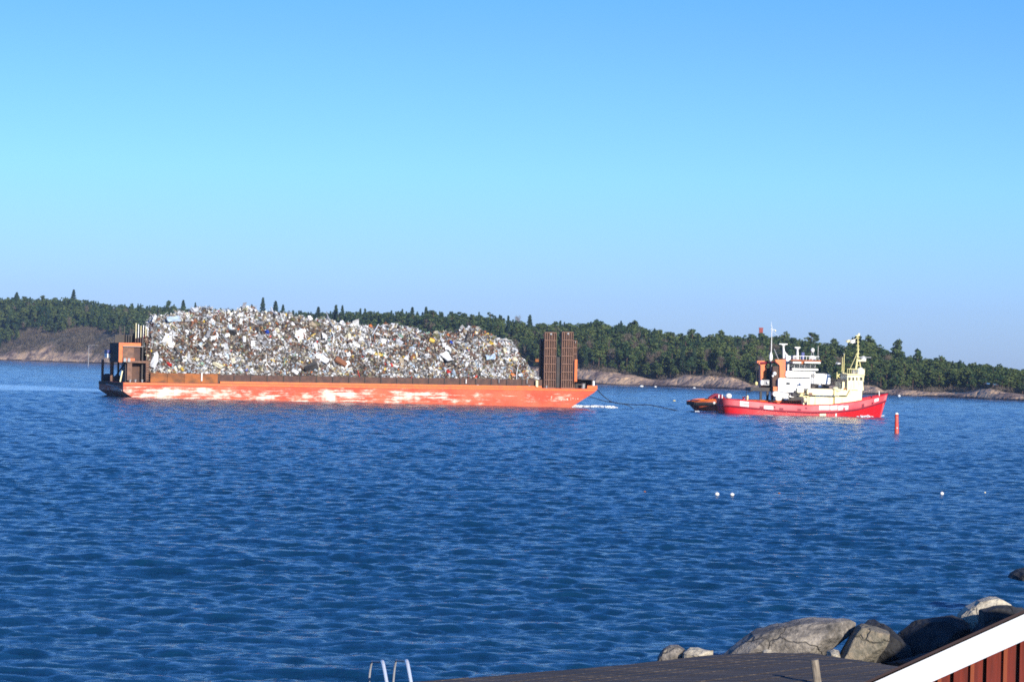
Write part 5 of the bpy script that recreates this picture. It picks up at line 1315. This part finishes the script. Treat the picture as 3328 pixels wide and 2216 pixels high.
foam('tug_foam', 'thin foam line under the bow of the red tug', [onz(2795, 1356), onz(2830, 1355), onz(2862, 1352)], 200, 5, .10, .6)
foam('stern_foam', 'pale wash under the stern of the orange tug', [onz(2262, 1338), onz(2300, 1339), onz(2330, 1339)], 90, 6, .08, .6)
foam('shore_foam', 'white breakers against the far left rocks', [onz(100, 1171), onz(130, 1172.5), onz(158, 1173)], 260, 7, .6, 2.2)

# ------------------------------------------------------------------ foreground: jetty, ladder, rocks, cabin
JZ = 1.0
a0 = onz(1300, 2219.5, JZ); a1 = onz(2050, 2157, JZ); a2 = onz(2310, 2127, JZ); a3 = onz(2480, 2120, JZ); a4 = onz(2640, 2121, JZ); a5 = onz(2920, 2164, JZ)
M['deck_wood'] = mat('weathered_deck', (0.042, 0.032, 0.027), .85, (0.16, 0.125, 0.095), 2.0, (.35, 3, 1), .46, .74, bump=.02, c3=(.03, .028, .03), scale3=.8)
for nd in M['deck_wood'].node_tree.nodes:
    if nd.type == 'MAPPING': nd.inputs['Rotation'].default_value = (0, 0, -math.atan2(a2.y - a1.y, a2.x - a1.x)); nd.inputs['Scale'].default_value = (.12, 4.2, 1)
jt = empty('jetty', (a2.x, a2.y, 0)); tag(jt, 'dark weathered plank jetty with a rounded outer corner at the bottom of the photo', 'jetty')
ed = Vector((a2.x - a0.x, a2.y - a0.y)).normalized(); el = Vector((a0.x, a0.y)) - ed*16
outline = [Vector((p.x, p.y)) for p in (a0, a1, a2, a3, a4, a5)]
rd = (outline[-1] - outline[-2]).normalized()
poly = [el] + outline + [outline[-1] + rd*9, outline[-1] + rd*9 - Vector((4, 16)), Vector((-2, 42)), el - Vector((-ed.y, ed.x))*14]
def clip_poly(pl, nrm, c, keep_less):
    o = []
    for i in range(len(pl)):
        p_, q_ = pl[i], pl[(i+1) % len(pl)]; dp = p_.dot(nrm) - c; dq = q_.dot(nrm) - c
        if keep_less: dp, dq = -dp, -dq
        if dp >= 0: o.append(p_)
        if dp*dq < 0: o.append(p_.lerp(q_, dp/(dp - dq)))
    return o
pd = Vector((a2.x - a1.x, a2.y - a1.y)).normalized()     # plank direction
nrm = Vector((-pd.y, pd.x)); cs = [p_.dot(nrm) for p_ in poly]; lo_, hi_ = min(cs), max(cs)
pk = MB(); c = lo_; rr = random.Random(4)
while c < hi_:
    w_ = .16
    q_ = clip_poly(clip_poly(poly, nrm, c, False), nrm, c + w_ - .012, True)
    if len(q_) >= 3:
        dz = rr.uniform(-.006, .010); area = sum(q_[i].x*q_[(i+1) % len(q_)].y - q_[(i+1) % len(q_)].x*q_[i].y for i in range(len(q_)))
        if area < 0: q_ = q_[::-1]
        n = len(q_); v = [(p_.x - a2.x, p_.y - a2.y, JZ + dz - .05) for p_ in q_] + [(p_.x - a2.x, p_.y - a2.y, JZ + dz) for p_ in q_]
        pk.add(v, [tuple(range(n - 1, -1, -1)), tuple(range(n, 2*n))] + [(i, (i+1) % n, (i+1) % n + n, i + n) for i in range(n)])
    c += w_
do_ = pk.build('deck_planks', M['deck_wood'], jt)
sk = MB()
for i in range(len(outline) - 1):
    p_, q_ = outline[i], outline[i+1]; sk.tube([(p_.x - a2.x, p_.y - a2.y, JZ - .14), (q_.x - a2.x, q_.y - a2.y, JZ - .14)], .10, 6)
sk.build('edge_beam', M['deck_wood'], jt)
for t_ in (0.05, .3, .55, .8, .99):
    p_ = el.lerp(outline[2], t_); MB().tube([(p_.x - a2.x + .5, p_.y - a2.y - .6, -3), (p_.x - a2.x + .5, p_.y - a2.y - .6, JZ - .06)], .13, 8).build('pile', M['deck_wood'], jt)
for p_ in (a4, a5): MB().tube([(p_.x - a2.x - .4, p_.y - a2.y - .8, -2), (p_.x - a2.x - .4, p_.y - a2.y - .8, JZ - .06)], .13, 8).build('pile', M['deck_wood'], jt)
# mooring post
M['post_wood'] = mat('post_wood', (0.30, 0.25, 0.19), .8, (0.16, 0.13, 0.10), 6, (6, 6, .8))
pb = onz(2657, 2217, JZ + .02); pt_ = at(2647, 2143, pb.y)
mp_ = MB().tube([(pb.x, pb.y, JZ - .4), (pb.x, pb.y, JZ), (pt_.x, pt_.y, pt_.z)], .095, 12, .088); tag(mp_.build('mooring_post', M['post_wood']), 'short round wooden post standing on the jetty', 'post')
# bathing ladder
M['steel'] = mat('polished_steel', (0.82, 0.83, 0.85), .22, metal=.55)
ld = empty('bathing_ladder', (0, 0, 0)); base = at(1262, 2240, 58.6)
for dx_ in (0, 79):
    f0 = at(1263 + dx_, 2250, 58.3); f1 = at(1246 + dx_, 2158 - dx_*.02, 58.5); f2 = at(1241 + dx_, 2149 - dx_*.03, 58.7); f3 = at(1212 + dx_, 2150 - dx_*.05, 60.2); f4 = at(1207 + dx_, 2156 - dx_*.05, 60.4); f5 = at(1198 + dx_, 2235, 60.5); f6 = at(1190 + dx_, 2235, 60.6); f6.z = -1.2
    MB().tube(catm([f0, f1, f2], 5), .036, 10).build('handrail', M['steel'], ld); MB().tube(catm([f2, (f2 + f3)/2, f3, f4, f5, f6], 5), .022, 8).build('back_rail', M['grey'], ld)
for k in range(5):
    a_ = at(1198, 2235, 60.5); b_ = at(1277, 2235, 60.5); z = .9 - .3*k
    MB().box(a_.x, b_.x, a_.y - .04, a_.y + .04, z, z + .03).build('rung', M['steel'], ld)
tag(ld, 'steel bathing ladder with two bright bent handrails at the bottom edge', 'ladder')

# rocks
def rock_mat(name, a, b, c):
    m, N, L, bs = principled(name); bs.inputs['Roughness'].default_value = .85
    t = N.new('ShaderNodeNewGeometry')
    def nz(s, d=6):
        n = N.new('ShaderNodeTexNoise'); n.inputs['Scale'].default_value = s; n.inputs['Detail'].default_value = d; n.inputs['Roughness'].default_value = .65; L.new(t.outputs['Position'], n.inputs[0]); return n.outputs[0]
    r = N.new('ShaderNodeValToRGB'); e = r.color_ramp.elements; e[0].position = .40; e[0].color = (*a, 1); e[1].position = .60; e[1].color = (*c, 1); q = e.new(.5); q.color = (*b, 1)
    na = nz(1.1, 4); nb_ = nz(6.5, 9); av = N.new('ShaderNodeMath'); av.operation = 'MULTIPLY_ADD'; av.inputs[1].default_value = .55; hb_ = N.new('ShaderNodeMath'); hb_.operation = 'MULTIPLY'; hb_.inputs[1].default_value = .45
    L.new(nb_, hb_.inputs[0]); L.new(na, av.inputs[0]); L.new(hb_.outputs[0], av.inputs[2]); L.new(av.outputs[0], r.inputs[0])
    v = N.new('ShaderNodeTexVoronoi'); v.feature = 'DISTANCE_TO_EDGE'; v.inputs['Scale'].default_value = 1.1; wp_ = N.new('ShaderNodeMix'); wp_.data_type = 'VECTOR'; wp_.inputs[0].default_value = .35; nw = N.new('ShaderNodeTexNoise'); nw.inputs['Scale'].default_value = 2.0; L.new(t.outputs['Position'], nw.inputs[0]); L.new(t.outputs['Position'], wp_.inputs[4]); L.new(nw.outputs['Color'], wp_.inputs[5]); L.new(wp_.outputs[1], v.inputs['Vector'])
    b1 = N.new('ShaderNodeBump'); b1.inputs['Distance'].default_value = .09; crk = N.new('ShaderNodeMapRange'); crk.inputs[1].default_value = 0.0; crk.inputs[2].default_value = 0.018; crk.inputs[3].default_value = 0.35; L.new(v.outputs['Distance'], crk.inputs[0])
    sm = N.new('ShaderNodeMath'); sm.operation = 'ADD'; L.new(crk.outputs[0], sm.inputs[0]); L.new(nz(7), sm.inputs[1]); L.new(sm.outputs[0], b1.inputs['Height'])
    mxc = N.new('ShaderNodeMix'); mxc.data_type = 'RGBA'; mxc.inputs[6].default_value = (b[0]*.85, b[1]*.85, b[2]*.8, 1); L.new(crk.outputs[0], mxc.inputs[0]); L.new(r.outputs[0], mxc.inputs[7]); L.new(mxc.outputs[2], bs.inputs['Base Color']); L.new(b1.outputs[0], bs.inputs['Normal'])
    return m
M['granite'] = rock_mat('granite', (0.075, 0.068, 0.06), (0.20, 0.175, 0.15), (0.38, 0.33, 0.27))
M['granite_tan'] = rock_mat('tan_granite', (0.12, 0.11, 0.08), (0.22, 0.19, 0.14), (0.33, 0.26, 0.18))
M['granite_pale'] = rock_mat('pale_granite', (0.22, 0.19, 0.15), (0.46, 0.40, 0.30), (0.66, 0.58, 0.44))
M['granite_dark_shaded'] = rock_mat('dark_shaded_granite', (0.015, 0.015, 0.017), (0.032, 0.031, 0.032), (0.065, 0.06, 0.056))  # shade of the right-hand boulders put into the colour; also dark shore rock
def rock(outl, D, bulge, depth, matl, label, seed, rough=.10, flat=.0):
    """boulder whose front outline is given by photo points at distance D; convex front, real depth behind"""
    P = [at(a, b, D) for a, b in outl]
    # densify
    Q = []
    for i in range(len(P)):
        p_, q_ = P[i], P[(i+1) % len(P)]; n = max(1, int((q_ - p_).length/.16))
        for k in range(n): Q.append(p_.lerp(q_, k/n))
    n = len(Q); cx = sum((p_.x for p_ in Q))/n; cz = sum((p_.z for p_ in Q))/n; zmin = min(p_.z for p_ in Q)
    rr = np.random.RandomState(seed); V = []; F = []; rings = []
    for k in range(9): s_ = math.cos(k/9*math.pi/2); rings.append((s_, -bulge*((1 - s_**2)**.5)**(1.0 if not flat else .45)))
    rings = rings[::-1] + [(1.02, depth*.3), (.97, depth*.62), (.82, depth*.88), (.5, depth)]
    for s_, yo in rings:
        for p_ in Q:
            x = cx + (p_.x - cx)*s_; z = cz + (p_.z - cz)*s_
            if yo > 0: z = p_.z*s_ + zmin*(1 - s_) if p_.z > cz else z
            V.append([x, D + yo, z])
    V = np.array(V)
    nzv = (fbm(V[:, 0]*1.7 + seed, V[:, 2]*2.6 + V[:, 1]*1.3, 5) - .47)*rough*4
    V[:, 1] += nzv*1.3*np.repeat([1 if s_ < .99 else .5 for s_, _ in rings], n); V[:, 2] += nzv*.42
    ctr = V.mean(0); ext = np.abs(V - ctr).max(0)
    for q_ in range(13):
        nn = rr.normal(size=3)*np.array([1, 1.2, 1.0]); nn[1] = -abs(nn[1]) if q_ % 3 else nn[1]; nn /= np.linalg.norm(nn)
        h_ = (V - ctr) @ nn; lim = h_.max()*rr.uniform(.68, .90); ex = np.clip(h_ - lim, 0, None); V -= ex[:, None]*nn*0.96
    m = len(rings)
    for i in range(m - 1):
        for k in range(n): F.append((i*n + k, i*n + (k+1) % n, (i+1)*n + (k+1) % n, (i+1)*n + k))
    c0 = V[:n].mean(0); c1 = V[-n:].mean(0); V = np.r_[V, [c0], [c1]]; b = len(V) - 2
    for k in range(n): F.append((b, (k+1) % n, k)); F.append((b + 1, (m-1)*n + k, (m-1)*n + (k+1) % n))
    o = mesh_obj('boulder', V, F, matl); tag(o, label, 'boulder', 'breakwater boulders'); 
    bm_fix(o); return o
import bmesh
def bm_fix(o):
    bm = bmesh.new(); bm.from_mesh(o.data); bmesh.ops.recalc_face_normals(bm, faces=bm.faces); bm.to_mesh(o.data); bm.free()
    o.data.polygons.foreach_set('use_smooth', [False]*len(o.data.polygons))
rock([(2300, 2150), (2345, 2120), (2400, 2095), (2450, 2066), (2520, 2040), (2600, 2024), (2700, 2017), (2770, 2015), (2800, 2020), (2796, 2036), (2770, 2060), (2745, 2085), (2712, 2110), (2700, 2150)], 73.2, .9, 2.4, M['granite'], 'largest pale grey boulder, a long slab with a smooth rounded top', 3, .10)
rock([(2738, 2165), (2742, 2140), (2770, 2085), (2800, 2040), (2815, 2032), (2825, 2034), (2855, 2043), (2893, 2056), (2890, 2080), (2872, 2118), (2850, 2165)], 72.2, .28, 1.6, M['granite_tan'], 'square-cut brownish boulder leaning right of the long slab', 5, .05, 1)
rock([(2795, 2090), (2812, 2045), (2840, 2024), (2862, 2022), (2884, 2034), (2905, 2050), (2930, 2075), (2960, 2100), (3000, 2180), (2850, 2180)], 74.2, .5, 2.0, M['granite_dark_shaded'], 'boulder darkened for shade behind the square-cut one', 6, .08)
rock([(2690, 2150), (2694, 2120), (2712, 2112), (2735, 2118), (2738, 2150)], 71.3, .2, .8, M['granite_pale'], 'little pale stone wedged under the square-cut boulder', 7, .04)
rock([(2120, 2175), (2140, 2140), (2158, 2110), (2180, 2098), (2205, 2098), (2222, 2108), (2240, 2120), (2245, 2165)], 69.6, .3, .9, M['granite'], 'grey knobbly stone, leftmost of the stones beyond the jetty', 8, .07)
rock([(2218, 2160), (2222, 2122), (2245, 2104), (2270, 2106), (2292, 2112), (2318, 2112), (2322, 2150)], 69.2, .25, .8, M['granite_pale'], 'low cream stone touching the knobbly grey one', 9, .06)
rock([(2478, 2150), (2480, 2116), (2492, 2110), (2508, 2113), (2510, 2150)], 71.0, .12, .4, M['granite_pale'], 'tiny pale stone at the jetty edge before the long slab', 10, .03)
rock([(2880, 2185), (2905, 2105), (2945, 2062), (2985, 2024), (3030, 2008), (3080, 2000), (3125, 2000), (3160, 2040), (3180, 2185)], 74.8, .8, 2.2, M['granite_dark_shaded'], 'big black shaded boulder with ribbed face right of the water notch', 11, .12)
rock([(3100, 2110), (3118, 2040), (3126, 2003), (3150, 1980), (3185, 1957), (3225, 1950), (3270, 1948), (3302, 1953), (3316, 1970), (3330, 2010), (3300, 2110)], 76.5, .7, 2.0, M['granite_pale'], 'sunlit tan-topped boulder at the right end of the row', 12, .09)
rock([(3120, 2190), (3150, 2080), (3195, 2030), (3198, 1985), (3240, 1978), (3345, 1975), (3420, 2000), (3420, 2190)], 74.4, .3, 1.6, M['granite_dark_shaded'], 'squared block, its shade painted black, in front of the sunlit tan-topped boulder', 13, .05, 1)
rock([(2840, 2240), (2880, 2172), (2960, 2150), (3060, 2120), (3200, 2090), (3340, 2070), (3400, 2240)], 72.0, .6, 1.8, M['granite_dark_shaded'], 'low boulder, its shade painted black, seen just above the white bargeboard', 14, .07)
rock([(3292, 1886), (3306, 1872), (3326, 1860), (3360, 1852), (3420, 1850), (3440, 1890)], 92.0, .7, 2.2, M['granite_dark_shaded'], 'dark boulder cut by the right edge of the photo', 15, .06)

# shore ground under jetty, rocks and cabin
def shore():
    xs_ = np.linspace(-60, 90, 120); ys_ = np.linspace(-20, 95, 110); X, Y = np.meshgrid(xs_, ys_)
    lim = np.where(X > 3, 70 + (X - 3)*.55, 52 + 18*sstep(-2, 3, X)*1.0 - np.clip(-2 - X, 0, 40)*.2)
    lim = np.minimum(lim, 96)
    d = lim - Y
    Z = np.where(d > 0, np.minimum(3.2 - .045*Y, -0.2 + d*.12), d*.25) + (fbm(X/3, Y/3, 4) - .5)*.6*np.clip((Y - 8)/10, 0, 1)
    Z = np.minimum(Z, 3.2)
    ii = np.arange(X.size).reshape(X.shape); F = np.stack([ii[:-1, :-1], ii[:-1, 1:], ii[1:, 1:], ii[1:, :-1]], -1).reshape(-1, 4)
    tag(fast_mesh('shore_ground', np.stack([X, Y, Z], -1).reshape(-1, 3), F, M['granite_dark_shaded'], smooth=True), 'dark rocky near shore', kind='structure')
shore()

# cabin in the lower right corner
rdir = Vector((math.sin(R(22)), math.cos(R(22)), 0)); gd = Vector((math.cos(R(22)), -math.sin(R(22)), 0))
pm_ = at(3084, 2105, 20.0)
def on_gable(px, py):
    d = ray(px, py); nn = rdir; t = (pm_ - CO).dot(nn)/d.dot(nn); return CO + d*t
g1 = on_gable(2840, 2216); g2 = on_gable(3328, 1995)
s1_ = (g1 - pm_).dot(gd); s2_ = (g2 - pm_).dot(gd); slope = (g2.z - g1.z)/(s2_ - s1_); bw_ = on_gable(3084, 2105).z - on_gable(3084, 2191).z
cab = empty('cabin', (pm_.x, pm_.y, 0), -R(22)); tag(cab, 'red wooden cabin with white bargeboard in the lower right corner', 'cabin')
Z0 = pm_.z; SL, SR = -2.2, 3.0        # eave and ridge along the gable
def top(s_): return Z0 + slope*s_
bb = MB(); bb.prism([(SL, top(SL) - bw_), (SR, top(SR) - bw_), (SR, top(SR)), (SL, top(SL))], 0, .045)
M['board_white'] = mat('white_board', (0.80, 0.82, 0.84), .5, (0.74, 0.76, 0.78), 1.3, (1, 1, 1), .45, .7, c3=None)
def board_mat():
    m, N, L, b = principled('white_bargeboard'); b.inputs['Roughness'].default_value = .5
    t = N.new('ShaderNodeTexCoord'); n = N.new('ShaderNodeTexNoise'); n.inputs['Scale'].default_value = 4.5; n.inputs['Detail'].default_value = 6
    mp = N.new('ShaderNodeMapping'); mp.inputs['Scale'].default_value = (.6, 1, 1.3); L.new(t.outputs['Object'], mp.inputs[0]); L.new(mp.outputs[0], n.inputs[0])
    r = N.new('ShaderNodeMapRange'); r.inputs[1].default_value = .60; r.inputs[2].default_value = .72; L.new(n.outputs[0], r.inputs[0])
    x = N.new('ShaderNodeMix'); x.data_type = 'RGBA'; x.inputs[6].default_value = (.80, .82, .85, 1); x.inputs[7].default_value = (.42, .40, .42, 1); L.new(r.outputs[0], x.inputs[0]); L.new(x.outputs[2], b.inputs['Base Color'])
    return m
bb.build('bargeboard', board_mat(), cab)
RW = SR*2 - SL       # mirrored right slope
bb = MB(); bb.prism([(SR + .001, top(SR) - bw_), (RW, top(SL) - bw_), (RW, top(SL)), (SR + .001, top(SR))], 0, .045); bb.build('bargeboard', M['board_white'], cab)
rf_ = MB(); rf_.prism([(SL - .03, top(SL) + .003), (SR, top(SR) + .003), (RW, top(SL) + .003), (RW, top(SL) + .022), (SR, top(SR) + .022), (SL - .03, top(SL) + .022)], -.012, 5.0); rf_.build('roof', mat('roof_felt', (0.05, 0.03, 0.03), .9), cab)
gz0 = 1.4; Yw = .30
wall = MB()
wall.prism([(SL + .35, gz0), (RW - .35, gz0), (RW - .35, top(SL + .35) - .02), (SR, top(SR) - .02), (SL + .35, top(SL + .35) - .02)], Yw + .03, 4.6)
M['falu_wall'] = mat('falu_red_boards', (0.215, 0.030, 0.018), .85, (0.13, 0.022, 0.016), 5, (5, 5, .5), .4, .7, bump=.004)
M['gap'] = mat('board_gap', (0.012, 0.008, 0.008), .95)
wall.build('wall_core', M['gap'], cab)
cl = MB(); s_ = SL + .37
sx0 = (on_gable(3169, 2150) - pm_).dot(gd)
step_ = ((on_gable(3281, 2110) - pm_).dot(gd) - (on_gable(3063, 2190) - pm_).dot(gd))/2
k = -40
bt = MB()
while True:
    a_ = sx0 + k*step_ + .017; b_ = sx0 + (k+1)*step_ - .017; k += 1
    if b_ < SL + .37: continue
    if a_ > RW - .4: break
    mid = (a_ + b_)/2; 
    tt = min(top(mid), top(2*SR - mid)) - .03
    cl.box(a_, b_, Yw, Yw + .028, gz0, tt - .05)
    mm_ = a_ + (b_ - a_)*.62
    bt.box(mm_, mm_ + .022, Yw - .022, Yw - .001, gz0, tt - .06)
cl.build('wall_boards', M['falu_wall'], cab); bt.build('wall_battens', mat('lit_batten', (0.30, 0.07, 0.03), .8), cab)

# boathouse just outside the frame, added unseen to throw shade over the right-hand boulders
bo = empty('shade_shed', (18.9, 62.0, 0)); tag(bo, 'unseen dark red lean-to added right of the frame to shade the boulders', 'shade_shed')
MB().prism([(-2.6, .2), (3.5, .2), (3.5, 4.3), (-2.6, 4.75)], -2.5, 3.0).build('wall', M['falu'], bo)
MB().prism([(-2.85, 4.78), (3.75, 4.29), (3.75, 4.4), (-2.85, 4.9)], -2.7, 3.2).build('roof', M['dark'], bo)
MB().box(-.9, 1.2, -2.58, -2.503, .3, 2.6).build('door', M['white'], bo)

# ------------------------------------------------------------------ haze
hz = MB().box(-2500, 2500, -150, 2900, -12, 75).build('haze', None)
hm = bpy.data.materials.new('haze'); hm.use_nodes = True; hn_ = hm.node_tree.nodes; hn_.remove(hn_['Principled BSDF'])
pv = hn_.new('ShaderNodeVolumePrincipled'); pv.inputs['Color'].default_value = (0.55, 0.75, 1.0, 1); pv.inputs['Density'].default_value = 0.00007
pv.inputs['Anisotropy'].default_value = 0.2
hm.node_tree.links.new(pv.outputs[0], hn_['Material Output'].inputs['Volume'])
hz.data.materials.clear(); hz.data.materials.append(hm); tag(hz, 'thin blue sea haze', kind='stuff')
